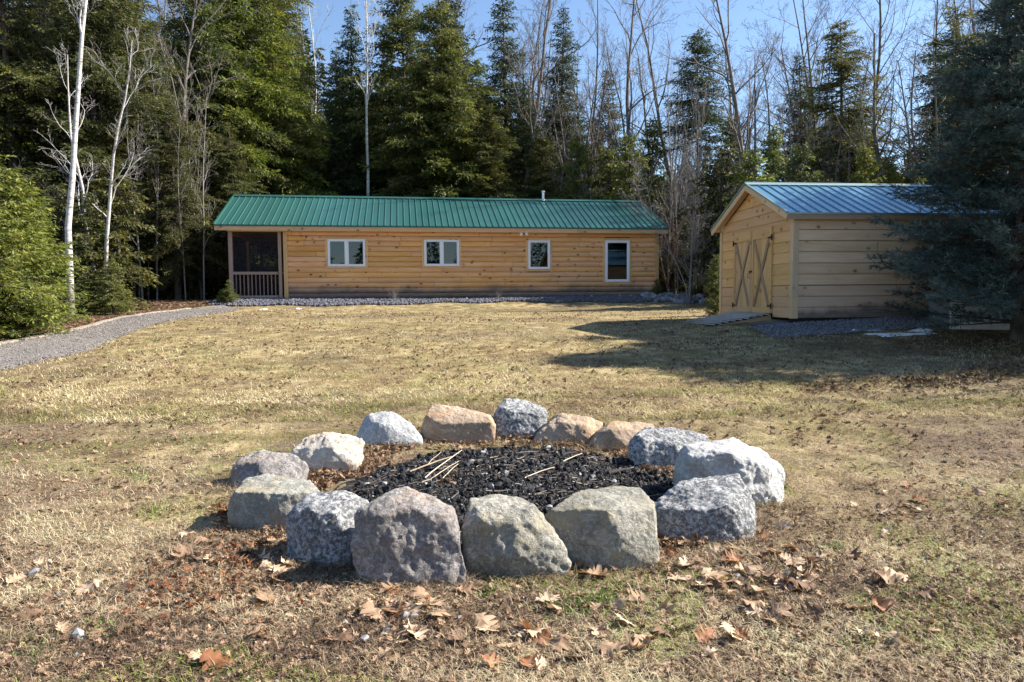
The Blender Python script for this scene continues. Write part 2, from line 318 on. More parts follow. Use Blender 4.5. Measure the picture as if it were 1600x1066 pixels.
M_COAL = mat_var('charcoal', [(0, (.007, .007, .008)), (.7, (.022, .021, .022)), (.84, (.05, .047, .045)), (1, (.30, .29, .28))], .7, 0, 0, .25)
M_BURNT = mat_var('burnt wood', [(0, (.02, .018, .017)), (.6, (.07, .065, .06)), (1, (.30, .28, .26))], .8)
M_STICK = mat_var('bleached stick', [(0, (.33, .25, .17)), (1, (.58, .48, .36))], .7)
def mat_bark(name, a, b, zs=.35, spots=None, sc=9):
    t = NT(name); ob = t.coord('Object'); n = t.noise(t.mapv(ob, (1, 1, zs)), sc, 5, .65); col = t.mix(t.mrange(n, .35, .65), a, b)
    if spots:
        s1 = t.mrange(t.noise(t.mapv(ob, (1, 1, 6)), 4.5, 3, .6), .57, .63); col = t.mix(t.math('MULTIPLY', s1, .8), col, spots)
        low = t.mrange(t.math('ADD', t.sep(ob)[2], t.mrange(t.noise(ob, 2.5, 3), 0, 1, -1, 1)), .4, 2.0, .8, 0); col = t.mix(low, col, spots)
    t.bsdf(col, .85, 0, .2, t.bump(n, .8, .02)); return t.m
B_BIRCH = mat_bark('white birch bark', (.40, .375, .35), (.60, .58, .56), 3, (.10, .085, .075), 3)
B_GREY = mat_bark('grey bark', (.09, .078, .068), (.20, .175, .155))
B_PALE = mat_bark('pale grey bark', (.17, .15, .135), (.29, .26, .235))
B_DARK = mat_bark('dark conifer bark', (.05, .04, .035), (.14, .11, .09))

# ------------------------------------------------------------------ world and sun
w = bpy.data.worlds.new('World'); SC.world = w; w.use_nodes = True; nt = w.node_tree; bg = nt.nodes['Background']
sky = nt.nodes.new('ShaderNodeTexSky'); sky.sky_type = 'NISHITA'; sky.sun_disc = False; sky.sun_elevation = math.radians(SUN_EL); sky.sun_rotation = math.radians(SUN_AZ); sky.air_density = 1.0; sky.dust_density = .4; sky.ozone_density = 3.0; sky.altitude = 200
nt.links.new(sky.outputs[0], bg.inputs[0]); bg.inputs[1].default_value = .085
sun = bpy.data.lights.new('sun', 'SUN'); sun.energy = 5.0; sun.angle = math.radians(.5); sun.color = (1, .93, .83)
suno = bpy.data.objects.new('sun', sun); COL.objects.link(suno)
sd = Vector((math.sin(math.radians(SUN_AZ))*math.cos(math.radians(SUN_EL)), math.cos(math.radians(SUN_AZ))*math.cos(math.radians(SUN_EL)), math.sin(math.radians(SUN_EL))))
suno.rotation_euler = sd.to_track_quat('Z', 'Y').to_euler()
SC.view_settings.view_transform = 'Standard'; SC.view_settings.look = 'None'; SC.view_settings.exposure = 1.43; SC.view_settings.gamma = 1
SC.cycles.max_bounces = 6; SC.cycles.transparent_max_bounces = 12; SC.cycles.sample_clamp_indirect = 6

# ------------------------------------------------------------------ ground
def warp(a, b, n, c0, c1, p):
    "n lines between a and b, dense between c0 and c1"
    t = np.linspace(0, 1, 4000); x = a+(b-a)*t; d = 1/(.035+np.maximum(0, np.maximum(c0-x, x-c1))*p); c = np.cumsum(d); c = (c-c[0])/(c[-1]-c[0])
    return np.interp(np.linspace(0, 1, n), c, x)
xs = warp(-150, 150, 330, -3.5, 3.5, .045); ys = warp(-60, 260, 420, 2.2, 8, .03)
X, Y = np.meshgrid(xs, ys); Z = ground(X, Y)
DRV_F = [(-40, 556), (0, 541), (60, 529), (110, 519), (150, 510), (200, 496), (250, 489), (300, 483), (345, 477)]
DRV_N = [(-60, 598), (0, 580), (60, 568), (140, 548), (200, 522), (250, 505), (300, 496), (350, 489), (375, 484)]
df = [gpt(*p) for p in DRV_F]; dn = [gpt(*p) for p in DRV_N]
fyy = np.array([p.y for p in df]); fxx = np.array([p.x for p in df]); nyy = np.array([p.y for p in dn]); nxx = np.array([p.x for p in dn])
def xfar(y): return np.interp(y, fyy, fxx)
def xnear(y): return np.interp(y, nyy, nxx)
nz_ = 1.2*fbm(X*.7, Y*.7, 91, 3)
lim = np.interp(X, [-9.8, -9.5, 6, 8, 10, 14, 22], [24.5, 31, 31, 31, 31, 22, 17])
forest = np.maximum(np.clip((Y-lim+nz_)/.8+.5, 0, 1), np.clip((xfar(Y)-.55-X+nz_*.5)/.5, 0, 1)*(Y > 6))
pp = np.hypot((X-9.0)/3.0, (Y-12.3)/1.4); forest = np.maximum(forest, np.clip(1.25-pp+.8*fbm(X, Y, 92, 3), 0, .85))
nx, ny = len(xs), len(ys); idx = np.arange(nx*ny).reshape(ny, nx)
Fq = np.stack([idx[:-1, :-1], idx[:-1, 1:], idx[1:, 1:], idx[1:, :-1]], -1).reshape(-1, 4)
lawn = link('lawn', np_mesh('lawn', np.stack([X, Y, Z], -1).reshape(-1, 3), Fq, M_GROUND, forest.ravel(), True)); tag(lawn, kind='structure')

def strip(name, A, B, mat, lift, nacross=10, nlong=60, jit=.12):
    "sheet between two ground polylines"
    def res(P, n):
        P = np.array([(p.x, p.y) for p in P]); d = np.r_[0, np.cumsum(np.hypot(*np.diff(P, axis=0).T))]; s = np.linspace(0, d[-1], n)
        return np.stack([np.interp(s, d, P[:, 0]), np.interp(s, d, P[:, 1])], -1)
    a = res(A, nlong); b = res(B, nlong); tt = np.linspace(0, 1, nacross)
    P = a[:, None]*(1-tt[None, :, None]) + b[:, None]*tt[None, :, None]
    e = np.where((tt == 0)|(tt == 1), 1, 0)[None, :]*jit
    P[..., 1] += e*(RNG.random(P.shape[:2])-.5)*2
    # edges dip below the lawn so the border reads ragged
    z = ground(P[..., 0], P[..., 1]) + lift - np.where((tt == 0)|(tt == 1), .05, 0)[None, :] + .01*fbm(P[..., 0]*5, P[..., 1]*5, 77, 2)
    V = np.concatenate([P, z[..., None]], -1).reshape(-1, 3); i = np.arange(nlong*nacross).reshape(nlong, nacross)
    F = np.stack([i[:-1, :-1], i[:-1, 1:], i[1:, 1:], i[1:, :-1]], -1).reshape(-1, 4)
    return link(name, np_mesh(name, V, F, mat, None, True))
tag(strip('driveway', df, dn, M_DRIVE, .03, 22, 320, .22), kind='structure')
dsand = [p+Vector((-.22, .08, 0)) for p in df[:-1]]; tag(strip('path_verge', dsand, [p+Vector((.05, -.02, 0)) for p in df[:-1]], M_SAND, .04, 8, 260, .14), kind='structure')

# ------------------------------------------------------------------ vegetation generators
def cards(P, D, L, W, fold=0):
    "diamond leaf cards: base points, directions, lengths, widths"
    n = len(P); D = D/np.linalg.norm(D, axis=1, keepdims=True); R = RNG.normal(size=(n, 3)); S = np.cross(D, R); S /= np.linalg.norm(S, axis=1, keepdims=True)+1e-9
    L = np.broadcast_to(L, n)[:, None]; W = np.broadcast_to(W, n)[:, None]
    V = np.stack([P, P+D*L*.45+S*W*.5, P+D*L, P+D*L*.45-S*W*.5], 1).reshape(-1, 3)
    return V, np.arange(4*n).reshape(n, 4)
def tubes(polys, name, mat):
    "polys: list of (points (k,3), radii (k,), sides)"
    Vs = []; Fs = []; o = 0
    for P, r, n in polys:
        P = np.asarray(P); k = len(P); d = np.gradient(P, axis=0); d /= np.linalg.norm(d, axis=1, keepdims=True)+1e-9
        ref = np.array([1., 0, 0]) if abs(d[0, 0]) < .8 else np.array([0, 1., 0])
        a = np.cross(d, ref); a /= np.linalg.norm(a, axis=1, keepdims=True)+1e-9; b = np.cross(d, a)
        th = np.arange(n)*2*math.pi/n
        V = P[:, None] + (a[:, None]*np.cos(th)[None, :, None] + b[:, None]*np.sin(th)[None, :, None])*np.asarray(r)[:, None, None]
        i = np.arange(k*n).reshape(k, n)+o; j = np.roll(i, -1, 1)
        Fs.append(np.stack([i[:-1], j[:-1], j[1:], i[1:]], -1).reshape(-1, 4)); Vs.append(V.reshape(-1, 3)); o += k*n
    return np_mesh(name, np.concatenate(Vs), np.concatenate(Fs), mat, None, True)

def conifer(seed, H, R, z0, prof=.85, e0=-.25, e1=.6, droop=.35, step=.27, nb=5, cl=.165, cw=.05, mat=None, clump=0, bark=None, spread=.42, dead=0, tr=None):
    rs = np.random.default_rng(seed); Ps = []; Ds = []; Ls = []; Vr = []; polys = []
    lean = rs.normal(size=2)*.012*H; zt = np.linspace(0, H, 14); r0 = (tr or .012*H+.02)
    def axis(z): q = z/H; return np.array([lean[0]*q*q, lean[1]*q*q, z])
    polys.append(([axis(z)+np.r_[rs.normal(size=2)*.01*r0*3, 0] for z in zt], r0*(1-zt/H*.96), 9))
    z = z0
    while z < H*.985:
        t = (z-z0)/(H-z0); skip = clump and vn(z*1.1, seed*3.1, 3) < clump
        for b in range(nb):
            az = rs.random()*2*math.pi; Lb = R*(max(0, 1-t)**prof)*rs.uniform(.38, 1.15)*(1+.9*float(fbm(az*1.3+9, z*.45, seed, 3)))+.14
            if t < .12: Lb *= .6+.4*t/.12
            if skip and rs.random() < .75: continue
            e = e0+(e1-e0)*t+rs.uniform(-.32, .30); dxy = np.array([math.cos(az), math.sin(az), 0]); side = np.array([-dxy[1], dxy[0], 0])
            def pos(s): return axis(z)+Lb*s[:, None]*(dxy*math.cos(e))[None]+np.stack([0*s, 0*s, Lb*s*math.sin(e)-droop*Lb*s*s*.5], -1)
            ss = np.linspace(0, 1, 5); polys.append((pos(ss), (.012+.012*Lb)*(1.05-ss), 3))
            sj = np.arange(.12+rs.random()*.05, 1, .115/Lb*1.0) if Lb > .2 else np.array([.4, .8])
            for s in sj:
                p0 = pos(np.array([s]))[0]
                for sg in (-1, 1):
                    l = (spread*Lb*(1-s)**.8*(.35+s)+.10)*rs.uniform(.6, 1.3); l = min(l, .85)
                    d = dxy*(.55+.3*s)+side*sg*(1-.45*s)+np.array([0, 0, rs.uniform(-.75, .30)]); d /= np.linalg.norm(d)
                    k = max(1, int(l/(cl*.36))); q = (np.arange(k)+rs.random(k)*.6)/k*l
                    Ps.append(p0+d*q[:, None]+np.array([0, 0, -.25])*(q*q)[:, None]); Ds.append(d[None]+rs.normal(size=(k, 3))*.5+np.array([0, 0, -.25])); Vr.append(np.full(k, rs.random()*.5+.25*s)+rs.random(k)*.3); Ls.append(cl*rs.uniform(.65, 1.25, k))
        z += step*rs.uniform(.45, 1.5)*(1-.3*t)
    for _ in range(dead):
        zz = rs.uniform(H*.08, z0); az = rs.random()*6.28; Lb = rs.uniform(.4, 1.4); d = np.array([math.cos(az), math.sin(az), rs.uniform(-.3, .2)])
        polys.append(([axis(zz)+d*Lb*s for s in (0, .5, 1)], [.018, .012, .005], 3))
    P = np.concatenate(Ps); D = np.concatenate(Ds); L = np.concatenate(Ls); V, F = cards(P, D, L, L*cw/cl)
    crown = np_mesh('crown', V, F, mat, np.repeat(np.clip(np.concatenate(Vr), 0, 1), 4))
    return tubes(polys, 'trunk', bark or B_DARK), crown

def bare(seed, H, r0, fork=.35, spread=.75, nlim=12, lv=4, bark=None, z0=.35, wob=.05, up=.35, multi=1):
    rs = np.random.default_rng(seed); trunk = []; br = []
    def grow(p, d, L, r, level):
        n = 10 if level == 0 else (6 if level < 3 else 3); pts = [p]; rad = [r]; q = p.copy(); dd = d.copy()
        for i in range(n):
            dd = dd + rs.normal(size=3)*(wob if level == 0 else .16) + np.array([0, 0, up*.12*(level > 0)]); dd /= np.linalg.norm(dd)
            q = q+dd*L/n; pts.append(q.copy()); rad.append(max(.004, r*(1-(i+1)/n*(.82 if level == 0 else .8))))
        (trunk if level == 0 else br).append((np.array(pts), np.array(rad), 9 if level == 0 else (5 if level == 1 else 3)))
        if level >= lv: return
        k = nlim if level == 0 else (6 if level == 1 else (5 if level == 2 else 3))
        for j in range(k):
            s = (z0+(1-z0)*(j+rs.random())/k) if level == 0 else .25+.75*(j+rs.random())/k
            f = s*n; i = min(int(f), n-1); b = pts[i]+(pts[i+1]-pts[i])*(f-i); rb = rad[i]
            a = rs.random()*6.283; dirn = (pts[i+1]-pts[i]); dirn /= np.linalg.norm(dirn)
            s1 = np.cross(dirn, [0.3, .2, 1.]) if abs(dirn[2]) < .9 else np.cross(dirn, [1., 0, 0]); s1 /= np.linalg.norm(s1); s2 = np.cross(dirn, s1)
            sp = spread*rs.uniform(.6, 1.2); nd = dirn*math.cos(sp)+(s1*math.cos(a)+s2*math.sin(a))*math.sin(sp)
            ll = L*(fork if level == 0 else .55)*rs.uniform(.55, 1.15)*(1.1-.6*s); grow(b, nd, ll, max(.004, rb*rs.uniform(.4, .62)), level+1)
    for m in range(multi):
        d = np.array([rs.normal()*.03, rs.normal()*.03, 1]) if multi == 1 else np.array([rs.normal()*.16, rs.normal()*.1, 1]); d /= np.linalg.norm(d)
        grow(np.array([rs.normal()*.12*(multi > 1), rs.normal()*.12*(multi > 1), -.1]), d, H*rs.uniform(.85, 1), r0, 0)
    return tubes(trunk, 'trunk', bark or B_GREY), tubes(br, 'branches', bark or B_GREY)

PROTO = {}
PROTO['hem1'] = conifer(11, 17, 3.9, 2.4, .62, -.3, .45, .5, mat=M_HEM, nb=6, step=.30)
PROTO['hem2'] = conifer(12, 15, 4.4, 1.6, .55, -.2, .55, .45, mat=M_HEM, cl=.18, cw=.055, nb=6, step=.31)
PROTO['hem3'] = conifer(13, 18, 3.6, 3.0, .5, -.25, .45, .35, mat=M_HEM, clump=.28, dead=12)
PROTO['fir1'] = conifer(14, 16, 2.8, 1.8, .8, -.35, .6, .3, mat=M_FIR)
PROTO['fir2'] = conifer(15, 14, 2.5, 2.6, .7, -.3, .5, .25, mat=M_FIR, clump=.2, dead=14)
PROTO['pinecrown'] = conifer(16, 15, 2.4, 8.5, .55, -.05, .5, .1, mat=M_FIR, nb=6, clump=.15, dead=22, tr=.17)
PROTO['young1'] = conifer(17, 6, 1.55, .1, .7, -.1, .7, .25, .2, 6, .15, .05, M_YOUNG)
PROTO['young2'] = conifer(18, 4.2, 1.5, .05, .6, 0, .8, .2, .16, 7, .12, .04, M_YOUNG)
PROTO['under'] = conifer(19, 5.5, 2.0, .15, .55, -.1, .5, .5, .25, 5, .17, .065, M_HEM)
PROTO['bare1'] = bare(31, 17, .17, .34, .75, 13)
PROTO['bare2'] = bare(32, 16, .13, .3, .6, 12, up=.6)
PROTO['bare3'] = bare(33, 15, .12, .38, .85, 11, multi=2)
PROTO['bare4'] = bare(34, 14, .08, .26, .6, 12, 3, bark=B_PALE, z0=.25)
PROTO['birch1'] = bare(35, 18, .105, .25, .55, 11, 4, bark=B_BIRCH, z0=.55, wob=.035)
PROTO['birch2'] = bare(36, 13, .085, .26, .5, 9, 3, bark=B_BIRCH, z0=.3, multi=2, wob=.05)
PROTO['thicket'] = bare(37, 4.5, .03, .45, .7, 9, 3, bark=B_PALE, z0=.1, multi=4)
HGT = dict(hem1=17, hem2=15, hem3=18, fir1=16, fir2=14, pinecrown=15, young1=6, young2=4.2, under=5.5, bare1=17, bare2=16, bare3=15, bare4=14, birch1=18, birch2=13, thicket=4.5)
def plant(kind, px, d, top=None, h=None, label='', cat='tree', group=None, name=None, rz=None, wide=1.0, x=None):
    x = (px-800)/F_PX*d if x is None else x; z = float(ground(x, d, False)) - .05
    if h is None: h = CAMH + (465.5-top)/F_PX*d*1.003 - z
    s = h/HGT[kind]
    if name is None: name = 'conifer_tree' if kind in ('hem1', 'hem2', 'hem3', 'fir1', 'fir2', 'pinecrown', 'under', 'young1', 'young2') else ('birch_tree' if 'birch' in kind else 'bare_tree')
    e = empty(name, (x, d, z), random.random()*6.28 if rz is None else rz, label, cat, group); ws = max(s*.3+.7, s) if s > 1 else min(1.0, s*.5+.5) if s > .6 else s*1.25
    e.scale = (ws*wide, ws*wide, s)
    a, b = PROTO[kind]; link('trunk', a, e); link('crown' if 'bare' not in kind and 'birch' not in kind and kind != 'thicket' else 'branches', b, e)
    return e
T = plant
# named trees -------------------------------------------------------
T('birch1', 112, 19.5, h=15.5, label='tall white birch, nearest and thickest pale trunk beside the drive', cat='birch', rz=4.4)
T('birch2', 165, 22, top=60, label='slender pale forked birch, right of the tallest birch by the drive', cat='birch', rz=2.2)
T('hem3', 152, 26, top=-120, label='tall conifer with thick grey trunk right behind the slender forked birch', rz=1)
T('hem3', 212, 28, top=-80, label='tall hemlock with bare dark trunk between the forked birch and the cabin', rz=4)
T('hem1', 35, 25, top=-160, label='tall shaggy hemlock at the left edge above the young pines', rz=2)
T('young2', 8, 14.6, top=262, label='bushy pale green young pine at the left edge of the drive', cat='young pine', wide=1.15)
T('young2', 52, 16.4, top=300, label='rounded yellow green young pine just right of the one at the left edge', cat='young pine', wide=1.0)
T('young1', -30, 13.4, h=4.4, label='young pine cut off by the left frame edge', cat='young pine')
T('young2', 28, 14.2, h=1.5, label='low pine seedling at the foot of the young pines', cat='young pine', wide=1.3)
T('under', 95, 22, top=285, label='young hemlock behind the tallest birch trunk', wide=.8)
T('under', 140, 21.5, top=300, label='young hemlock with layered branches between the two birches', wide=.8)
T('under', 190, 22.5, top=250, label='young hemlock with bright drooping sprays right of the forked birch', wide=.85)
T('young1', 178, 20.6, top=400, label='knee high evergreen bush at the bend of the drive', cat='bush', wide=1.2)
T('under', 140, 20.4, top=425, label='low evergreen bush between birch feet by the drive', cat='bush', wide=1.3)
T('hem2', 395, 34, top=-60, label='broad sunlit hemlock rising behind the porch end of the cabin', rz=.3)
T('hem1', 330, 32, top=-90, label='tall hemlock left of the cabin porch with yellow lit boughs', rz=.9)
T('hem3', 445, 37, top=-100, label='tall feathery hemlock behind the left part of the green roof', rz=5)
T('birch2', 492, 42, top=-40, label='clump of white birch stems between dark conifers left of the tallest roofline birch', cat='birch', rz=0)
T('birch1', 575, 35, top=-95, label='lone curved white birch rising above the middle of the green roof', cat='birch', rz=2.5)
T('fir1', 555, 38, top=15, label='dark pointed spruce behind the lone curved birch', rz=.2)
T('hem2', 690, 36, top=15, label='broadest olive hemlock above the middle of the cabin roof', rz=3)
T('hem2', 640, 39, top=-5, label='full dark hemlock between the curved birch and the broadest hemlock', rz=1.2)
T('fir1', 702, 43, top=-50, label='tall narrow fir poking above the broadest hemlock', rz=2)
T('fir1', 795, 39, top=-20, label='tall fir left of the open sky gap', rz=4)
T('hem1', 770, 35, top=170, label='hemlock with light sprays behind the roof, left of the vent pipe')
T('fir1', 876, 41, top=18, label='narrow pointed spruce against the sky above the vent pipe', rz=1)
T('bare1', 815, 36, top=-60, label='thin grey bare trunk against the fir left of the sky gap', rz=1)
T('bare3', 905, 37, top=85, label='crooked bare tree with broken leader right of the narrow spruce', rz=2)
T('hem2', 850, 36, top=215, label='round topped hemlock behind the vent pipe')
T('under', 950, 33.5, top=235, label='low dark hemlock above the right end of the roof')
T('young1', 985, 32, top=215, label='bright young evergreen just off the right end of the cabin roof')
T('fir2', 955, 42, top=115, label='short spruce with olive tip in the sky gap')
T('bare1', 1000, 36, top=-70, label='forked dark bare tree standing in the open sky right of centre', rz=2.8)
T('bare2', 1078, 40, top=-60, label='tall straight bare tree left of the round crowned pine', rz=.4)
T('pinecrown', 1090, 36, top=60, label='pine with bare trunk and round dark crown between cabin and shed', rz=.5)
T('bare1', 1165, 31, top=-50, label='dark branching bare tree above the shed peak', rz=4.4)
T('bare4', 1050, 34, top=160, label='thin leafless sapling right of the cabin end')
T('thicket', 1075, 26, top=300, label='tangle of pale bare twigs between the cabin and the shed', cat='thicket', name='shrub_thicket')
T('thicket', 1040, 29, top=250, label='tangle of bare twigs at the far corner of the cabin', cat='thicket', name='shrub_thicket')
T('under', 1062, 30, top=330, label='dark hemlock bush beside the right end of the cabin', wide=.8)
T('young2', 1118, 19, top=402, label='small evergreen against the left side of the shed', cat='young evergreen', wide=.55)
T('under', 1125, 27, top=230, label='dark young hemlock behind the left eave of the shed')
T('young1', 1170, 24, top=240, label='bright green cedar behind the shed peak', wide=1.1)
T('young1', 1245, 25, top=232, label='second bright green cedar behind the shed roof, right of the peak', wide=1.1)
T('hem1', 1312, 33, top=45, label='tall conifer with sunlit yellow right side above the shed roof', rz=1)
T('fir2', 1250, 37, top=95, label='dark spruce left of the tall sunlit conifer above the shed')
T('bare3', 1290, 36, top=-60, label='bare multi stemmed tree in front of the tall sunlit conifer', rz=1.5)
T('bare2', 1345, 38, top=-60, label='upright bare tree right of the tall sunlit conifer', rz=2)
T('bare1', 1392, 31, top=20, label='knobbly bare tree in the sky gap above the shed roof', rz=3)
T('bare3', 1440, 34, top=-80, label='tall twin stemmed bare tree left of the big dark pine', rz=.3)
T('bare1', 1550, 27, top=-160, label='leaning grey tree behind the big dark pine', rz=5)
T('hem3', 1480, 29, top=20, label='dark shaggy hemlock rising behind the big dark pine', rz=2)
T('hem2', 1590, 31, top=-30, label='wide hemlock at the right edge behind the big dark pine', rz=2)
T('under', 1420, 24, top=270, label='small hemlock showing behind the shed roof beside the dark pine', wide=.8)
for px_, d_, tp_ in ((930, 34, 250), (1010, 32, 270), (1045, 35, 220), (1095, 30, 300), (880, 36, 230), (1130, 32, 240), (1200, 34, 200), (1400, 33, 220), (1450, 32, 200), (300, 28, 330), (60, 24, 250)):
    T('thicket', px_, d_, top=tp_, label='tangle of grey leafless twigs among the trees at the wood edge', cat='thicket', name='shrub_thicket', group='leafless thickets at the wood edge', wide=1.0)
for px_, d_, tp_, lb_ in ((1205, 27, 205, 'yellow green cedar between the two bright ones behind the shed'), (1345, 26, 235, 'bright feathery evergreen over the middle of the shed roof'), (1385, 28, 250, 'thin loose evergreen right of the feathery one over the shed roof'), (1020, 36, 190, 'yellow green evergreen top in the bare trees right of the cabin'), (905, 35, 215, 'olive evergreen over the roof between the vent pipe and the cabin end'), (1140, 33, 190, 'olive young evergreen at the left of the shed peak')):
    T('young1', px_, d_, top=tp_, label=lb_, wide=.85)
for x_, d_, h_, k_ in ((12.8, 14.6, 7.2, 'young1'), (13.2, 13.2, 7.6, 'hem3'), (13.4, 15.9, 9.2, 'hem3'), (13.0, 14.9, 8.8, 'fir2'), (12.9, 10.5, 6.6, 'bare3'), (13.6, 12.2, 7.4, 'hem3'), (15.5, 18.8, 8.4, 'fir2'), (14.2, 17.3, 7.4, 'hem1'), (12.8, 11.5, 8.2, 'young1'), (17.2, 20.3, 8.8, 'hem3'), (16.5, 14.2, 8.2, 'bare3'), (15.4, 12.4, 7.0, 'bare2')):
    T(k_, 0, d_, h=h_, x=x_, label='tree just outside the right frame edge, known by its shade on the lawn', group='trees shading the lawn from the right')
n_ = 0; rt = random.Random(9)
while n_ < 46:
    px = rt.choice([rt.uniform(-20, 340), rt.uniform(215, 345), rt.uniform(1040, 1130), rt.uniform(880, 1110)]); d_ = rt.uniform(24.5, 34); x_ = (px-800)/F_PX*d_
    if (x_ > -10.8 and d_ < 34 and px < 1045) or (px > 1045 and d_ < 27): continue
    T('bare4', px, d_, h=rt.uniform(5, 11), label='thin pale sapling trunk at the front edge of the dark woods', group='pale saplings at the front edge of the woods', cat='sapling', wide=.55); n_ += 1
# filler woods ------------------------------------------------------
sky_px = [-200, 0, 100, 250, 420, 520, 640, 760, 820, 900, 960, 1040, 1150, 1230, 1330, 1400, 1500, 1700]
sky_py = [-60, -60, -40, 20, -30, 90, 40, 120, 140, 185, 210, 225, 240, 235, 180, 255, 130, 120]
LB = {'L': 'dark conifer deep in the woods left of the cabin', 'C': 'dark conifer deep in the woods behind the cabin', 'R': 'conifer in the woods behind the shed'}
LG = {'L': 'conifers deep in the woods left of the cabin', 'C': 'conifers deep in the woods behind the cabin', 'R': 'conifers in the woods behind the shed'}
BB = {k: v.replace('dark conifer', 'thin bare tree').replace('conifer', 'thin bare tree') for k, v in LB.items()}
BG = {k: v.replace('conifers', 'thin bare trees') for k, v in LG.items()}
UB = {k: v.replace('dark conifer deep', 'low hemlock').replace('conifer in', 'low hemlock in') for k, v in LB.items()}
UG = {k: v.replace('conifers deep', 'low hemlocks').replace('conifers in', 'low hemlocks in') for k, v in LG.items()}
def side(px): return 'L' if px < 345 else ('C' if px < 1045 else 'R')
def ok(x, y):
    if x < -10.5: return y > 23.5
    if x < 8: return y > 35
    if x < 12: return y > 28
    return y > 23+.45*(x-8)
rr = random.Random(5)
n = 0
while n < 125:
    px = rr.uniform(-120, 1720) if n % 3 else rr.uniform(-60, 850); d = rr.uniform(26, 62) if px > 900 else rr.uniform(25, 56); x = (px-800)/F_PX*d
    if not ok(x, d): continue
    if px > 1000 and rr.random() < .45: continue
    top = np.interp(px, sky_px, sky_py)+rr.uniform(-10, 150)+(60 if d < 34 else 0)
    k = rr.choice(['hem1', 'hem2', 'hem3', 'fir1', 'fir1', 'fir2']); s_ = side(px)
    T(k, px, d, top=top, label=LB[s_], group=LG[s_], cat='conifer'); n += 1
n = 0
while n < 110:
    px = rr.uniform(-100, 1700) if n % 3 == 0 else rr.uniform(780, 1640); d = rr.uniform(27, 60); x = (px-800)/F_PX*d
    if not ok(x, d): continue
    top = np.interp(px, sky_px, sky_py)-rr.uniform(-30, 190)
    s_ = side(px); T(rr.choice(['bare2', 'bare4', 'bare4', 'bare3', 'bare1']), px, d, top=max(top, -120), label=BB[s_], group=BG[s_], cat='bare tree', wide=.9); n += 1
n = 0
while n < 95:
    px = rr.uniform(-60, 1700); d = rr.uniform(24, 46); x = (px-800)/F_PX*d
    if not ok(x, d+.5): continue
    s_ = side(px); T(rr.choice(['under', 'under', 'young1']), px, d, h=rr.uniform(2, 5.8), label=UB[s_], group=UG[s_], cat='hemlock'); n += 1
# far woods: one mass of distant trees
def far_woods():
    rs = np.random.default_rng(77); P = []; D = []; L = []; Vv = []; polys = []
    for i in range(520):
        px = rs.uniform(-250, 1850); d = rs.uniform(60, 95); x = (px-800)/F_PX*d; z = float(ground(x, d, False))
        top = np.interp(px, sky_px, sky_py)+rs.uniform(0, 120); H = max(4, CAMH+(465-top)/F_PX*d-z); R = rs.uniform(1.6, 3)
        n = 750; t = rs.random(n)**1.0; r = R*(1-t)**.8*np.sqrt(rs.random(n)); a = rs.random(n)*6.283
        P.append(np.stack([x+r*np.cos(a), d+r*np.sin(a), z+.3+H*t*(.98)], -1)); D.append(np.stack([np.cos(a), np.sin(a), rs.normal(size=n)*.5-.2], -1)); L.append(rs.uniform(.35, .8, n)); Vv.append(rs.random(n))
        polys.append(([[x, d, z], [x, d, z+H*.9]], [.15, .03], 4))
    V, F = cards(np.concatenate(P), np.concatenate(D), np.concatenate(L), np.concatenate(L)*.4)
    return np_mesh('far_woods', V, F, M_FIR, np.repeat(np.concatenate(Vv), 4))
tag(link('far_woods', far_woods()), 'distant mass of dark evergreen woods closing the view', 'woods', kind='stuff')

def woods_behind():
    rs = np.random.default_rng(78); P = []; D = []; L = []; Vv = []
    for i in range(90):
        x = rs.uniform(-75, 55); y = -rs.uniform(26, 40); H = rs.uniform(4, 12); R = rs.uniform(1.8, 3); n = 900; t = rs.random(n); r = R*(1-t)**.8*np.sqrt(rs.random(n)); a = rs.random(n)*6.283
        P.append(np.stack([x+r*np.cos(a), y+r*np.sin(a), .2+H*t*.98], -1)); D.append(np.stack([np.cos(a), np.sin(a), rs.normal(size=n)*.5-.2], -1)); L.append(rs.uniform(.4, .8, n)); Vv.append(rs.random(n))
    V, F = cards(np.concatenate(P), np.concatenate(D), np.concatenate(L), np.concatenate(L)*.4)
    return np_mesh('woods_behind', V, F, M_FIR, np.repeat(np.concatenate(Vv), 4))
tag(link('woods_behind', woods_behind()), 'evergreen woods across the clearing, mirrored dark in the cabin windows', 'woods', kind='stuff')

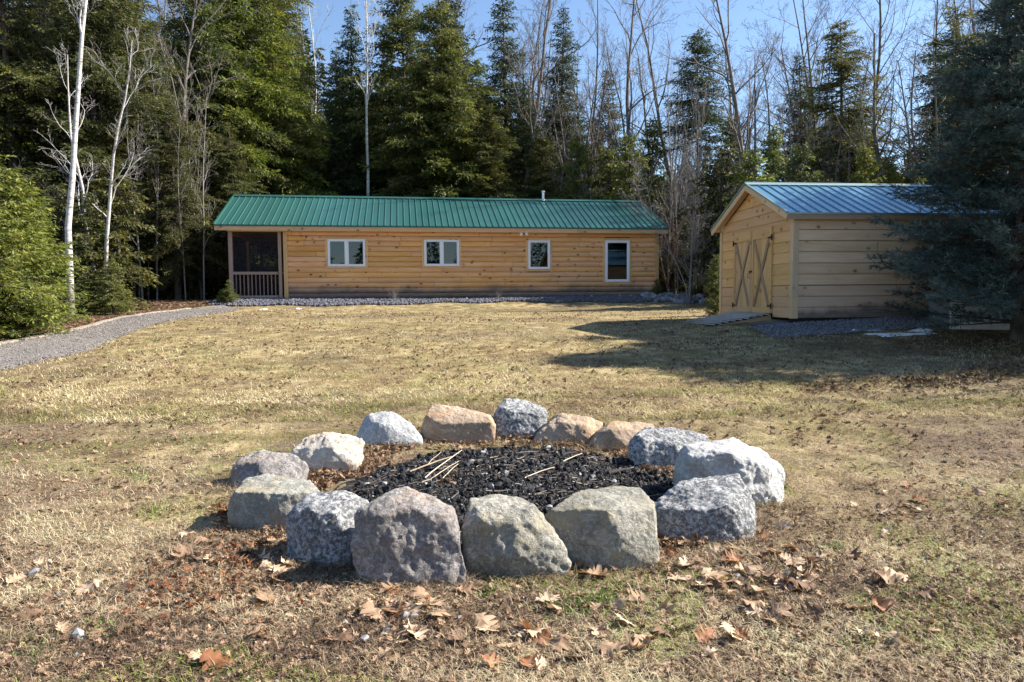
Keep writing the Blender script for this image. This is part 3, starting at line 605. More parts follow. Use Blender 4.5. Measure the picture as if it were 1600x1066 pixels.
# big dark pine at the right ----------------------------------------
def big_pine():
    rs = np.random.default_rng(5); H = 7.4; polys = [([(0, 0, z) for z in np.linspace(0, H, 10)], .12*(1-np.linspace(0, 1, 10)*.93), 10)]; P = []; D = []; Vr = []
    z = .45
    while z < H:
        t = z/H; n = 8 if z > 1.1 else 5
        for b in range(n):
            az = rs.random()*6.283; R = 2.55*(1-t)**.58*rs.uniform(.6, 1.1)*(.8+.2*min(1, z/1.0)); e = .05+.5*t+rs.uniform(-.12, .15); dx = np.array([math.cos(az), math.sin(az), 0]); sd_ = np.array([-dx[1], dx[0], 0])
            s = np.linspace(0, 1, 6); pts = np.array([0, 0, z])+R*s[:, None]*(dx*math.cos(e))[None]+np.stack([0*s, 0*s, R*s*math.sin(e)-.18*R*s*s+.12*R*s**4], -1)
            polys.append((pts, (.006+.010*R)*(1.1-s), 4))
            for q in np.arange(.18, 1.0, .13/max(R, .3)):
                i = min(int(q*5), 4); p0 = pts[i]+(pts[i+1]-pts[i])*(q*5-i)
                for sg in (-1, 1):
                    l = (.50*R*(1-q)*(.4+q)+.20)*rs.uniform(.6, 1.25); l = min(l, .7); d = dx*.75+sd_*sg*.75+np.array([0, 0, rs.uniform(-.15, .75)]); d /= np.linalg.norm(d)
                    polys.append((np.stack([p0, p0+d*l]), [.005, .003], 3))
                    for w_ in np.arange(.35, 1.01, .10/max(l, .12)):
                        m = 12; P.append(np.repeat((p0+d*l*w_)[None], m, 0)); D.append(d[None]*.9+rs.normal(size=(m, 3))*.55); Vr.append(np.clip(rs.random()*.5+rs.random(m)*.45, 0, 1))
        z += .25*rs.uniform(.6, 1.3)*(1-.3*t)
    P = np.concatenate(P); D = np.concatenate(D); n = len(P); V, F = cards(P, D, rs.uniform(.08, .15, n), .013)
    return tubes(polys, 'trunk', B_DARK), np_mesh('crown', V, F, M_PINE, np.repeat(np.concatenate(Vr), 4))
px_, pd_ = 1592, 12.7; bx = (px_-800)/F_PX*pd_
PROTO['bigpine'] = big_pine()
e = empty('pine_tree', (bx, pd_, gz(bx, pd_)-.05), 0, 'big dark blue green pine in front of the right end of the shed', 'pine'); e.scale = (1.15, 1.12, .88); e.rotation_euler.z = 1.9; link('trunk', PROTO['bigpine'][0], e); link('crown', PROTO['bigpine'][1], e)
e = empty('pine_tree', (bx+2.7, pd_+1.6, gz(bx+2, pd_+1.6)-.05), 2.0, 'blue green pine cut off by the right frame edge', 'pine'); e.scale = (1.0, 1.0, .98); link('trunk', PROTO['bigpine'][0], e); link('crown', PROTO['bigpine'][1], e)


# ------------------------------------------------------------------ frames for the two buildings
class Frame:
    def __init__(s, x, y, z, yaw): s.o = Vector((x, y, z)); s.yaw = math.radians(yaw); s.L = Vector((math.cos(s.yaw), math.sin(s.yaw), 0)); s.D = Vector((-math.sin(s.yaw), math.cos(s.yaw), 0))
    def world(s, u, v, z): return s.o+s.L*u+s.D*v+Vector((0, 0, z))
    def front(s, px, py, v=0):
        r = ray(px, py); c = Vector((0, 0, CAMH)); t = (s.o+s.D*v-c).dot(s.D)/r.dot(s.D); p = c+r*t-s.o; return p.dot(s.L), p.z
    def root(s, name, label, cat): return empty(name, s.o, s.yaw, label, cat)
cyaw = math.radians(8.937); cl = Vector((math.cos(cyaw), math.sin(cyaw), 0)); cd = Vector((-math.sin(cyaw), math.cos(cyaw), 0))
co = Vector((-10.417, 24.664, 0))+cl*.4+cd*.3
CB = Frame(co.x, co.y, 1.475, 8.937); SH = Frame(5.78, 14.386, .974, 6.321)

# ------------------------------------------------------------------ log cabin
LW, DW, CH = 15.91, 5.7, .19
cab = CB.root('log_cabin', 'long single storey cabin with varnished log siding and green metal roof', 'cabin')
WN = [('double', 512, 571.3, 373.9, 416.5), ('double', 662.6, 717.3, 374.6, 415.9), ('single', 825, 858.7, 375.8, 420.7), ('tall', 945, 982.5, 375.8, 440.6)]
wins = []
for kd, a, b, c, d in WN:
    u0, z1 = CB.front(a, c); u1, z0 = CB.front(b, d); wins.append((kd, u0, u1, z0, z1))
up0 = CB.front(447, 420)[0]; upp = CB.front(440, 420)[0]
HT = 2.50
def logwall(mb, P, L, H, holes=(), gable=None, out=1):
    "D-profile log courses; P(u, outwards, z) -> local point"
    prof = [(-.012, 0), (.022, .014), (.042, .05), (.050, .095), (.042, .14), (.022, .176), (-.012, .19)]
    k = 0
    while k*CH < H-.01:
        zb = k*CH; u_a, u_b = L
        if gable: u_a, u_b = gable(zb, L)
        iv = [(u_a, u_b)]
        for h0, h1, g0, g1 in holes:
            if g0 < zb+CH*.5 < g1:
                nv = []
                for a, b in iv:
                    if h1 <= a or h0 >= b: nv.append((a, b)); continue
                    if h0 > a: nv.append((a, h0))
                    if h1 < b: nv.append((h1, b))
                iv = nv
        for a, b in iv:
            for (o0, z0), (o1, z1) in zip(prof, prof[1:]):
                z0_, z1_ = min(zb+z0, H), min(zb+z1, H)
                if z1_ <= z0_: continue
                q = [P(a, o0, z0_), P(b, o0, z0_), P(b, o1, z1_), P(a, o1, z1_)]
                mb.face(q, [(a, zb+z0+.0005), (b, zb+z0+.0005), (b, zb+z1-.0005), (a, zb+z1-.0005)], True)
        k += 1
mb = MB(); holes = [(u0-.02, u1+.02, z0-.03, z1+.03) for _, u0, u1, z0, z1 in wins]
logwall(mb, lambda u, o, z: (u, -o, z), (up0-.02, LW), HT, holes); mb.build('front_log_wall', M_LOG, cab)
mb = MB(); logwall(mb, lambda u, o, z: (LW+o, u, z), (0, DW), HT); 
for k in range(8):
    zb = HT+k*CH; w_ = 2.85*(1-(k*CH)/1.42)
    if w_ > .1: mb.box(LW-.02, LW+.02, DW/2-w_, DW/2+w_, zb, zb+CH-.006)
mb.build('end_log_wall', M_LOG, cab)
mb = MB(); logwall(mb, lambda u, o, z: (LW-u, DW+o, z), (0, LW-up0), HT); mb.build('back_log_wall', M_LOG, cab)
mb = MB(); logwall(mb, lambda u, o, z: (up0-.03-o, DW-u, z), (0, DW), HT, [(1.9, 2.9, 0, 2.05)]); mb.build('porch_log_wall', M_LOG, cab)
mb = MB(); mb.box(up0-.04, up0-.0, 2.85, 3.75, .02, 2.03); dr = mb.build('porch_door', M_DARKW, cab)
mb = MB(); mb.tube([(up0-.04, 3.65, 1.0), (up0-.10, 3.65, 1.0)], .03); mb.build('handle', M_IRON, dr)
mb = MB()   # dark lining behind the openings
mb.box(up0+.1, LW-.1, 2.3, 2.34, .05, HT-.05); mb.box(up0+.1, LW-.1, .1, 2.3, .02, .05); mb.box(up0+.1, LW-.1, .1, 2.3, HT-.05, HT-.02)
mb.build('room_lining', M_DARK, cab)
mb = MB(); mb.box(up0-.07, up0+.07, -.075, -.002, 0, HT-.02); mb.build('corner_board', M_TRIM, cab)
mb = MB(); mb.box(LW-.04, LW+.10, -.075, -.01, 0, HT-.02); mb.build('corner_board', M_TRIM, cab)
for kd, u0, u1, z0, z1 in wins:
    fr = MB(); t = .055 if kd != 'tall' else .07; y0, y1 = -.085, .02
    fr.box(u0, u1, y0, y1, z0, z0+t); fr.box(u0, u1, y0, y1, z1-t, z1); fr.box(u0, u0+t, y0, y1, z0+t, z1-t); fr.box(u1-t, u1, y0, y1, z0+t, z1-t)
    if kd == 'double':
        m = (u0+u1)/2; fr.box(m-.045, m+.045, y0+.004, y1, z0+t, z1-t)
    wf = fr.build('window', M_WHITE, cab, bevel=.006)
    tr = MB(); q = .09; tr.box(u0-q, u1+q, -.062, -.01, z1+.001, z1+q); tr.box(u0-q, u1+q, -.062, -.01, z0-q, z0-.001); tr.box(u0-q, u0-.001, -.060, -.01, z0, z1); tr.box(u1+.001, u1+q, -.060, -.01, z0, z1); tr.build('surround', M_TRIM, wf)
    for a, b in (((u0+t, (u0+u1)/2-.045), ((u0+u1)/2+.045, u1-t)) if kd == 'double' else ((u0+t, u1-t),)):
        sash = MB(); s_ = .028; sash.box(a, b, -.066, -.03, z0+t, z0+t+s_); sash.box(a, b, -.066, -.03, z1-t-s_, z1-t); sash.box(a, a+s_, -.066, -.03, z0+t+s_, z1-t-s_); sash.box(b-s_, b, -.066, -.03, z0+t+s_, z1-t-s_); sash.build('sash', M_WHITE, wf)
        g = MB(); g.box(a+s_, b-s_, -.052, -.046, z0+t+s_, z1-t-s_); g.build('pane', M_GLASS, wf)
    if kd in ('tall', 'double'):
        bl = MB(); zz = z0+t+.02; ztop = z1-t-(.16 if kd == 'tall' else .0)
        if kd == 'tall':
            while zz < ztop: bl.box(u0+t+.03, u1-t-.03, .02, .045, zz, zz+.022); zz += .045
            bl.build('blind', M_BLIND, wf)
# roof
x0r, x1r, ye, yr, ze, zr = -.40, 16.31, -.30, 2.854, 2.612, 4.064; yb = 2*yr-ye
rf = MB()
for (ya, yb_) in ((ye, yr), (yb, yr)):
    for i in range(1):
        rf.face([(x0r, ya, ze), (x1r, ya, ze), (x1r, yb_, zr), (x0r, yb_, zr)] if ya < yb_ else [(x1r, ya, ze), (x0r, ya, ze), (x0r, yb_, zr), (x1r, yb_, zr)])
        rf.face([(x0r, ya, ze-.03), (x1r, ya, ze-.03), (x1r, yb_, zr-.03), (x0r, yb_, zr-.03)])
sl = Vector((0, yr-ye, zr-ze)).normalized(); nn = Vector((0, -sl.z, sl.y))
nr = 71
for k in range(nr+1):
    x = x0r+.02+(x1r-x0r-.04)*k/nr
    for sgn in (0, 1):
        a = Vector((x, ye-.005, ze)); b = Vector((x, yr-.02, zr-.01)); n_ = nn
        if sgn: a.y = 2*yr-a.y; b.y = 2*yr-b.y; n_ = Vector((0, -nn.y, nn.z))
        w0, w1, h = .026, .010, .027
        X = Vector((1, 0, 0)); q = [(-w0, 0.002), (-w1, h), (w1, h), (w0, 0.002)]
        for (p, ph), (r_, rh) in zip(q, q[1:]):
            rf.face([a+X*p+n_*ph, a+X*r_+n_*rh, b+X*r_+n_*rh, b+X*p+n_*ph])
roof = rf.build('roof', M_ROOF, cab)
mb = MB(); mb.bar((x0r-.015, yr-.075, zr+.0), (x1r+.015, yr-.075, zr+.0), .20, .018, nn+Vector((0, 0, .0))); mb.bar((x0r-.015, yr+.075, zr+.0), (x1r+.015, yr+.075, zr+.0), .20, .018, Vector((0, -nn.y, nn.z))); mb.tube([(x0r-.015, yr, zr+.035), (x1r+.015, yr, zr+.035)], .022, 8); mb.build('ridge_cap', M_ROOF, roof)
mb = MB(); mb.box(x0r-.01, x1r+.01, ye-.022, ye-.002, ze-.045, ze+.006); mb.build('drip_edge', M_ROOFD, roof)
for x in (x0r-.008, x1r+.008):
    mb = MB()
    for s_ in (-1, 1): mb.bar((x, yr+s_*(yr-ye), ze+.012), (x, yr, zr+.012), .025, .05, (0, 0, 1))
    mb.build('rake_edge', M_ROOFD, roof)
mb = MB(); vx, _ = CB.front(848.5, 305, yr+.35); mb.tube([(vx, yr+.35, zr-.3), (vx, yr+.35, zr+.42)], .06, 14); mb.tube([(vx, yr+.35, zr+.38), (vx, yr+.35, zr+.44)], .085, 14); mb.build('vent_pipe', M_METAL, roof)
mb = MB(); mb.box(x0r+.01, x1r-.01, ye+.004, ye+.034, ze-.20, ze-.046); mb.box(x0r+.01, x1r-.01, yb-.034, yb-.004, ze-.2, ze-.046); mb.build('fascia_board', M_TRIM, cab)
mb = MB()
for x in (x0r+.012, x1r-.012):
    for s_ in (-1, 1): mb.bar((x, yr+s_*(yr-ye-.04), ze-.09), (x, yr, zr-.10), .03, .13, (0, 0, 1))
mb.build('rake_board', M_TRIM, cab)
mb = MB(); mb.box(x0r+.03, x1r-.03, ye+.036, -.002, ze-.12, ze-.10); mb.box(x0r+.03, x1r-.03, DW+.05, yb-.04, ze-.12, ze-.10); mb.build('soffit', M_TRIM, cab)
mb = MB(); mb.box(0, LW, -.012, .10, HT+.001, ze-.121); mb.box(-.03, up0, -.05, .07, HT-.10, HT-.001); mb.build('top_beam', M_TRIM, cab)
# porch
mb = MB(); mb.box(0, .13, -.045, .09, -.02, HT-.101); mb.build('porch_post', M_POST, cab)
mb = MB(); mb.box(upp-.10, upp+.01, -.045, .09, .04, HT-.101); mb.build('porch_post', M_POST, cab)
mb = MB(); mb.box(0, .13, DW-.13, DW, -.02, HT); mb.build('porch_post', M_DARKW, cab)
mb = MB(); mb.box(.02, .12, DW*.5-.06, DW*.5+.06, -.02, HT); mb.build('porch_post', M_TRIM, cab)
mb = MB(); mb.box(0, upp, DW-.1, DW-.02, HT-.35, HT); mb.box(0.01, .1, .1, DW-.14, HT-.2, HT-.0); mb.build('porch_header', M_TRIM, cab)
mb = MB(); zr0 = CB.front(400, 427)[1]; mb.box(.131, upp-.131, -.03, .06, zr0-.05, zr0+.05); mb.build('porch_rail', M_POST, cab)
mb = MB(); mb.box(.131, upp-.131, -.025, .05, .05, .12); mb.build('porch_bottom_rail', M_POST, cab)
for (a, b) in (((.06, .1), (.06, DW-.14)), ((.14, DW-.07), (upp, DW-.07))):
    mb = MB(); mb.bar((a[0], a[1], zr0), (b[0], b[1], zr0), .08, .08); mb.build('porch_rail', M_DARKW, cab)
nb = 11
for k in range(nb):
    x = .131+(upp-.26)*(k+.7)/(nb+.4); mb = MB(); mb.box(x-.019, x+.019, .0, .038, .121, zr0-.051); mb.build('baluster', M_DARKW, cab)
mb = MB(); mb.box(-.05, upp+.05, -.10, DW, -.07, .035); mb.build('porch_floor', M_CONC, cab)
sc = MB(); e_ = .132
sc.face([(e_, .075, .125), (upp-e_, .075, .125), (upp-e_, .075, HT-.1), (e_, .075, HT-.1)]); sc.face([(.05, .1, .04), (.05, DW-.14, .04), (.05, DW-.14, HT-.2), (.05, .1, HT-.2)]); sc.face([(e_, DW-.05, .04), (upp, DW-.05, .04), (upp, DW-.05, HT-.36), (e_, DW-.05, HT-.36)])
sc.build('porch_screen', M_SCREEN, cab)
mb = MB(); mb.box(0.02, upp, .05, DW-.05, HT+.0, HT+.03); mb.build('porch_ceiling', M_TRIM, cab)
# left gable above the porch
mb = MB()
for k in range(8):
    zb = HT+.03+k*CH; w_ = 2.85*(1-(k*CH+.1)/1.42)
    if w_ > .1: mb.box(-.03, .02, DW/2-w_, DW/2+w_, zb, zb+CH-.006)
mb.build('gable_logs', M_LOG, cab)
lx, lz = CB.front(817, 361); mb = MB(); mb.box(lx-.06, lx+.06, ye+.06, ye+.16, ze-.17, ze-.121); mb.tube([(lx-.07, ye+.1, ze-.19), (lx-.12, ye+.02, ze-.27)], [.045, .06], 10); mb.tube([(lx+.07, ye+.1, ze-.19), (lx+.12, ye+.02, ze-.27)], [.045, .06], 10); mb.build('eave_lamp', M_WHITE, cab)
mb = MB(); mb.box(-.05, LW+.05, .01, .08, -.35, -.005); mb.box(LW-.05, LW+.05, .08, DW-.05, -.35, -.005); mb.box(-.05, -.0, .08, DW, -.35, -.072); mb.build('foundation', M_CONC, cab)

# ------------------------------------------------------------------ shed
SL, SW, SHH, SC_ = 4.9, 3.66, 2.09, .2275
shed = SH.root('wooden_shed', 'raw pine shiplap shed with double doors and metal roof tinted with reflected sky', 'shed')
mb = MB(); k = 0
while k*SC_ < SHH-.03:
    z0 = .02+k*SC_; z1 = min(z0+SC_-.019, SHH)
    mb.face([(0, -.0, z0), (SL, -.0, z0), (SL, -.0, z1), (0, -.0, z1)], [(0, k*SC_+.01), (SL, k*SC_+.01), (SL, k*SC_+.21), (0, k*SC_+.21)])
    mb.face([(0, 0, z1), (SL, 0, z1), (SL, .038, z1+.002), (0, .038, z1+.002)], [(0, k*SC_)]*4)
    mb.face([(0, .038, z1), (SL, .038, z1), (SL, .038, z1+.02), (0, .038, z1+.02)], [(0, k*SC_+.01)]*4)
    k += 1
mb.box(0, SL, SW-.02, SW, .02, SHH); mb.box(SL-.02, SL, .03, SW-.03, .02, SHH+.3)
mb.build('side_wall', M_PLANK, shed)
RS, RT = .45, 2.16     # roof slope and height of its underside at the wall line
yc = SW/2
mb = MB(); k = 0
dy0, dy1, dz0, dz1 = .86, 2.80, .10, 2.00
while True:
    z0 = .02+k*SC_; z1 = z0+SC_-.018
    if z0 > RT+RS*yc-.1: break
    def hw(z): return yc if z <= RT-.03 else max(0, yc-(z-RT+.03)/RS)
    segs = [(-1, 1)]
    a0, a1 = hw(z0), hw(min(z1, RT+RS*yc-.05)); parts = [(yc-a0, yc+a0, yc-a1, yc+a1)]
    if z1 < dz1+.02: parts = [(yc-a0, dy0, yc-a1, dy0), (dy1, yc+a0, dy1, yc+a1)]
    for p0, p1, q0, q1 in parts:
        mb.face([(-.0, p1, z0), (-.0, p0, z0), (-.0, q0, z1), (-.0, q1, z1)], [(p1, k*SC_+.01), (p0, k*SC_+.01), (q0, k*SC_+.21), (q1, k*SC_+.21)])
        mb.face([(.018, q1, z1-.02), (.018, q0, z1-.02), (.018, q0, z1+.02), (.018, q1, z1+.02)], [(0, k*SC_)]*4)
        mb.face([(0, q1, z1), (0, q0, z1), (.018, q0, z1), (.018, q1, z1)], [(0, k*SC_)]*4)
    k += 1
mb.build('gable_wall', M_GABLE, shed)
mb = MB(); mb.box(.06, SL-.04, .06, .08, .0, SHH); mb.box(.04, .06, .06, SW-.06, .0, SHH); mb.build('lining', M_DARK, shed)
for (a, b, c, d) in ((-.022, .10, -.024, -.002), (-.024, -.002, -.001, .10), (-.024, -.002, SW-.1, SW+.02)):
    mb = MB(); mb.box(a, b, c, d, .01, SHH+.02); mb.build('corner_board', M_STRIM, shed)
mb = MB(); mb.box(.101, SL, -.020, -.002, SHH-.06, SHH+.05); mb.build('frieze_board', M_STRIM, shed)
# doors
for s_, (a, b) in enumerate(((dy0, (dy0+dy1)/2-.006), ((dy0+dy1)/2+.006, dy1))):
    mb = MB(); n = 4; wv = (b-a)/n
    for i in range(n): mb.box(-.022, .0, a+i*wv+.002, a+(i+1)*wv-.002, dz0, dz1-.01)
    door = mb.build('shed_door', M_DOOR, shed)
    mb = MB(); xo0, xo1 = -.046, -.0225
    mb.box(xo0, xo1, a+.004, a+.09, dz0+.004, dz1-.014); mb.box(xo0, xo1, b-.09, b-.004, dz0+.004, dz1-.014); mb.box(xo0, xo1, a+.091, b-.091, dz1-.24, dz1-.014); mb.box(xo0, xo1, a+.091, b-.091, dz0+.004, dz0+.13); mb.build('door_frame', M_DOOR, door)
    mb = MB(); mb.bar((-.036, a+.12, dz0+.14), (-.036, b-.12, dz1-.26), .075, .02, (1, 0, 0)); mb.bar((-.043, b-.12, dz0+.14), (-.043, a+.12, dz1-.26), .075, .02, (1, 0, 0)); mb.build('cross_brace', M_BRACE, door)
    for hz in (dz0+.16, dz1-.25):
        mb = MB(); yh = a if s_ == 0 else b; sg = 1 if s_ == 0 else -1
        mb.box(-.056, -.047, min(yh-.03*sg, yh+.16*sg), max(yh-.03*sg, yh+.16*sg), hz-.018, hz+.018); mb.box(-.058, -.047, yh-.035, yh+.02, hz-.06, hz+.06); mb.build('hinge', M_IRON, door)
    if s_ == 1:
        mb = MB(); mb.box(-.060, -.047, a-.05, a+.09, 1.02, 1.06); mb.tube([(-.05, a+.05, 1.0), (-.10, a+.05, 1.0), (-.10, a+.05, .9), (-.05, a+.05, .9)], .008, 6); mb.build('latch', M_IRON, door)
# roof of the shed
ovf, ove = .22, .13; xr0, xr1 = -ovf, SL+.15; yE = -ove; zE = RT-RS*ove+.06; zR = RT+RS*yc+.06
rf = MB()
for sg in (-1, 1):
    ya = yc+sg*(yc+ove)
    q = [(xr0, ya, zE), (xr1, ya, zE), (xr1, yc, zR), (xr0, yc, zR)]; rf.face(q if sg < 0 else q[::-1]); rf.face([(x, y, z-.02) for x, y, z in q])
sl = Vector((0, yc+ove, zR-zE)).normalized(); nn = Vector((0, -sl.z, sl.y))
for k in range(23):
    x = xr0+.015+(xr1-xr0-.03)*k/22
    for sg in (0, 1):
        a = Vector((x, yE, zE)); b = Vector((x, yc-.02, zR-.01)); n_ = nn
        if sg: a.y = 2*yc-a.y; b.y = 2*yc-b.y; n_ = Vector((0, -nn.y, nn.z))
        q = [(-.022, .002), (-.008, .024), (.008, .024), (.022, .002)]; X = Vector((1, 0, 0))
        for (p, ph), (r_, rh) in zip(q, q[1:]): rf.face([a+X*p+n_*ph, a+X*r_+n_*rh, b+X*r_+n_*rh, b+X*p+n_*ph])
sroof = rf.build('roof', M_SROOF, shed)
mb = MB(); mb.bar((xr0-.01, yc-.06, zR-.005), (xr1+.01, yc-.06, zR-.005), .17, .014, nn); mb.bar((xr0-.01, yc+.06, zR-.005), (xr1+.01, yc+.06, zR-.005), .17, .014, Vector((0, -nn.y, nn.z))); mb.tube([(xr0-.01, yc, zR+.024), (xr1+.01, yc, zR+.024)], .018, 8); mb.build('ridge_cap', M_SRIDGE, sroof)
mb = MB()
for sg in (-1, 1): mb.bar((xr0-.006, yc+sg*(yc+ove), zE+.008), (xr0-.006, yc, zR+.008), .03, .03, (0, 0, 1))
mb.box(xr0, xr1, yE-.014, yE-.002, zE-.03, zE+.004); mb.build('edge_trim', M_SRIDGE, sroof)
mb = MB(); mb.box(xr0+.02, xr1-.02, yE+.002, yE+.028, zE-.135, zE-.022); mb.build('fascia_board', M_FASCIA, shed)
for sg in (-1, 1):
    mb = MB(); mb.bar((xr0+.014, yc+sg*(yc+ove-.02), zE-.075), (xr0+.014, yc, zR-.09), .028, .115, (0, 0, 1)); mb.build('rake_board', M_STRIM, shed)
mb = MB()
for sg in (-1, 1): mb.bar((xr0/2, yc+sg*(yc+ove-.04), zE-.045), (xr0/2, yc, zR-.055), abs(xr0)-.03, .012, (0, 0, 1))
mb.build('soffit', M_STRIM, shed)
mb = MB()
for y in (.12, SW/2, SW-.12): mb.box(.02, SL-.02, y-.05, y+.05, -.16, .018)
mb.build('shade_skid', M_IRON, shed)  # black colour paints the base shadow in the gap under the shed
# ramp
ramp = empty('door_ramp', SH.world(-.05, 1.7, 0), SH.yaw, 'low weathered plank ramp leading up to the shed double doors', 'ramp')
for i in range(9):
    mb = MB(); x0_ = -.06-i*.155; z0_ = .085-i*.026; mb.bar((x0_-.075, -.95, z0_), (x0_-.075, .8, z0_-.003), .145, .035, (.12, 0, 1)); mb.build('plank', M_RAMP, ramp)
for y in (-.90, .75):
    mb = MB(); mb.bar((-.02, y, .01), (-1.38, y, -.22), .045, .10); mb.build('stringer', M_BRACE, ramp)

# louvred pale box behind the pine
x0_, x1_ = at_y(1484, 500, 13.6).x, at_y(1583, 500, 13.6).x; zt = at_y(1530, 458, 13.6).z; zb = gz((x0_+x1_)/2, 13.6)-.05; wd = x1_-x0_
M_BOX = mat_simple('pale grey painted box', (.74, .75, .76), .6, 0, .3, 6, .12)
ub = empty('utility_box', ((x0_+x1_)/2, 13.6, zb), .03, 'pale louvred box with flat lid standing behind the dark pine', 'utility box'); hh = zt-zb
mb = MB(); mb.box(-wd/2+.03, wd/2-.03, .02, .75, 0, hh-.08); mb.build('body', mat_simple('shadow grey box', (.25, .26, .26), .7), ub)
mb = MB(); mb.box(-wd/2-.02, wd/2+.02, -.03, .80, hh-.078, hh); mb.build('lid', M_BOX, ub, bevel=.01)
mb = MB(); 
for x in (-wd/2, wd/2-.06): mb.box(x, x+.06, -.012, .018, .0, hh-.08)
for i in range(12):
    z = .06+(hh-.18)*i/11; mb.bar((-wd/2+.062, -.0, z), (wd/2-.062, -.0, z), .035, .045, (0, -.6, 1))
mb.build('louvre_panel', M_BOX, ub)

# ------------------------------------------------------------------ rocks, beds of stone
_t = (1+5**.5)/2
ICO = np.array([(-1, _t, 0), (1, _t, 0), (-1, -_t, 0), (1, -_t, 0), (0, -1, _t), (0, 1, _t), (0, -1, -_t), (0, 1, -_t), (_t, 0, -1), (_t, 0, 1), (-_t, 0, -1), (-_t, 0, 1)])/1.9
ICF = np.array([(0, 11, 5), (0, 5, 1), (0, 1, 7), (0, 7, 10), (0, 10, 11), (1, 5, 9), (5, 11, 4), (11, 10, 2), (10, 7, 6), (7, 1, 8), (3, 9, 4), (3, 4, 2), (3, 2, 6), (3, 6, 8), (3, 8, 9), (4, 9, 5), (2, 4, 11), (6, 2, 10), (8, 6, 7), (9, 8, 1)])
def rots(n, tilt=None):
    a = RNG.random(n)*2*math.pi; c, s_ = np.cos(a), np.sin(a); Z = np.zeros((n, 3, 3)); Z[:, 0, 0] = c; Z[:, 0, 1] = -s_; Z[:, 1, 0] = s_; Z[:, 1, 1] = c; Z[:, 2, 2] = 1
    if tilt is None: b = RNG.random(n)*2*math.pi
    else: b = RNG.normal(size=n)*tilt
    c, s_ = np.cos(b), np.sin(b); X_ = np.zeros((n, 3, 3)); X_[:, 0, 0] = 1; X_[:, 1, 1] = c; X_[:, 1, 2] = -s_; X_[:, 2, 1] = s_; X_[:, 2, 2] = c
    if tilt is None: return Z@X_
    b2 = RNG.normal(size=n)*tilt; c, s_ = np.cos(b2), np.sin(b2); Y_ = np.zeros((n, 3, 3)); Y_[:, 1, 1] = 1; Y_[:, 0, 0] = c; Y_[:, 0, 2] = s_; Y_[:, 2, 0] = -s_; Y_[:, 2, 2] = c
    return Z@X_@Y_
def rubble(name, P, S, mat, var, aniso=(.55, 1.1)):
    n = len(P); B = ICO[None]*(.75+.5*RNG.random((n, 12, 1)))*RNG.uniform(*aniso, (n, 1, 3)); V = np.einsum('nij,nkj->nki', rots(n), B)*np.asarray(S)[:, None, None]+P[:, None]
    F = (ICF[None]+12*np.arange(n)[:, None, None]).reshape(-1, 3); return np_mesh(name, V.reshape(-1, 3), F, mat, np.repeat(var, 12))
# cabin bed
def bed(name, FR, u0, u1, v0f, v1, mat, n=8, m=160, lift=.02):
    us = np.linspace(u0, u1, m); V = []
    for u in us:
        for j in range(n):
            t = j/(n-1); v = v0f(u)*(1-t)+v1*t; p = FR.world(u, v, 0); V.append((p.x, p.y, gz(p.x, p.y)+lift-(.06 if j == 0 else 0)))
    i = np.arange(m*n).reshape(m, n); F = np.stack([i[:-1, :-1], i[1:, :-1], i[1:, 1:], i[:-1, 1:]], -1).reshape(-1, 4)
    return link(name, np_mesh(name, V, F, mat, None, True))
cb_edge = lambda u: -1.25-.25*math.sin(u*.5)-.12*math.sin(u*2.3)
tag(bed('stone_bed', CB, -.5, 17.2, cb_edge, .3, M_PAD), kind='structure')
N = 9000; U = RNG.uniform(-.5, 17.2, N); Vv = RNG.random(N); vv = np.array([cb_edge(u) for u in U])*(1-Vv)-.02*Vv
Pw = np.stack([CB.o.x+CB.L.x*U+CB.D.x*vv, CB.o.y+CB.L.y*U+CB.D.y*vv], -1); P3 = np.c_[Pw, ground(Pw[:, 0], Pw[:, 1])+.035]
tag(link('crushed_stone', rubble('crushed_stone', P3, RNG.uniform(.025, .07, N), M_PEB, RNG.random(N)**2*.14)), 'bed of crushed stone along the cabin wall, shade put into its colour', 'gravel', kind='stuff')  # stone tones held dark to paint the cabin's shade into them
tag(bed('gravel_pad', SH, -.7, 5.8, lambda u: -.95-.2*math.sin(u*1.7), .5, M_PAD), kind='structure')
N = 7000; U = RNG.uniform(-.9, 5.8, N); vv = -1.15*RNG.random(N)**1.1+.1
Pw = np.stack([SH.o.x+SH.L.x*U+SH.D.x*vv, SH.o.y+SH.L.y*U+SH.D.y*vv], -1); P3 = np.c_[Pw, ground(Pw[:, 0], Pw[:, 1])+.028]
tag(link('gravel', rubble('gravel', P3, RNG.uniform(.010, .024, N), M_PEB, RNG.random(N)*.6)), 'grey gravel spread around the foot of the shed', 'gravel', kind='stuff')
# rubble at the right end of the cabin and along the woods
spots = [(gpt(px, py), r) for px, py, r in ((1035, 470, .5), (1050, 468, .6), (1068, 470, .5), (1080, 474, .5), (545, 700, .0))]
N = 260; P3 = []
for _ in range(N):
    p, r = random.choice(spots[:4]); x = p.x+random.gauss(0, r); y = p.y+random.gauss(0, r*.5)+.4; P3.append((x, y, gz(x, y)+.05))
tag(link('rubble', rubble('rubble', np.array(P3), RNG.uniform(.06, .19, N), M_PEB, RNG.random(N)*.7+.1)), 'heap of grey rubble past the right end of the cabin', 'rubble', kind='stuff')
N = 9000; yf_ = RNG.uniform(10.5, 23.5, N); tt_ = RNG.random(N)*1.06-.02; xf_ = xfar(yf_)*(1-tt_)+xnear(yf_)*tt_; P3 = np.c_[xf_, yf_, ground(xf_, yf_)+.032]
tag(link('drive_gravel', rubble('drive_gravel', P3, RNG.uniform(.005, .016, N), M_GRAVEL, RNG.random(N))), 'loose grey gravel on the curving drive', 'gravel', kind='stuff')
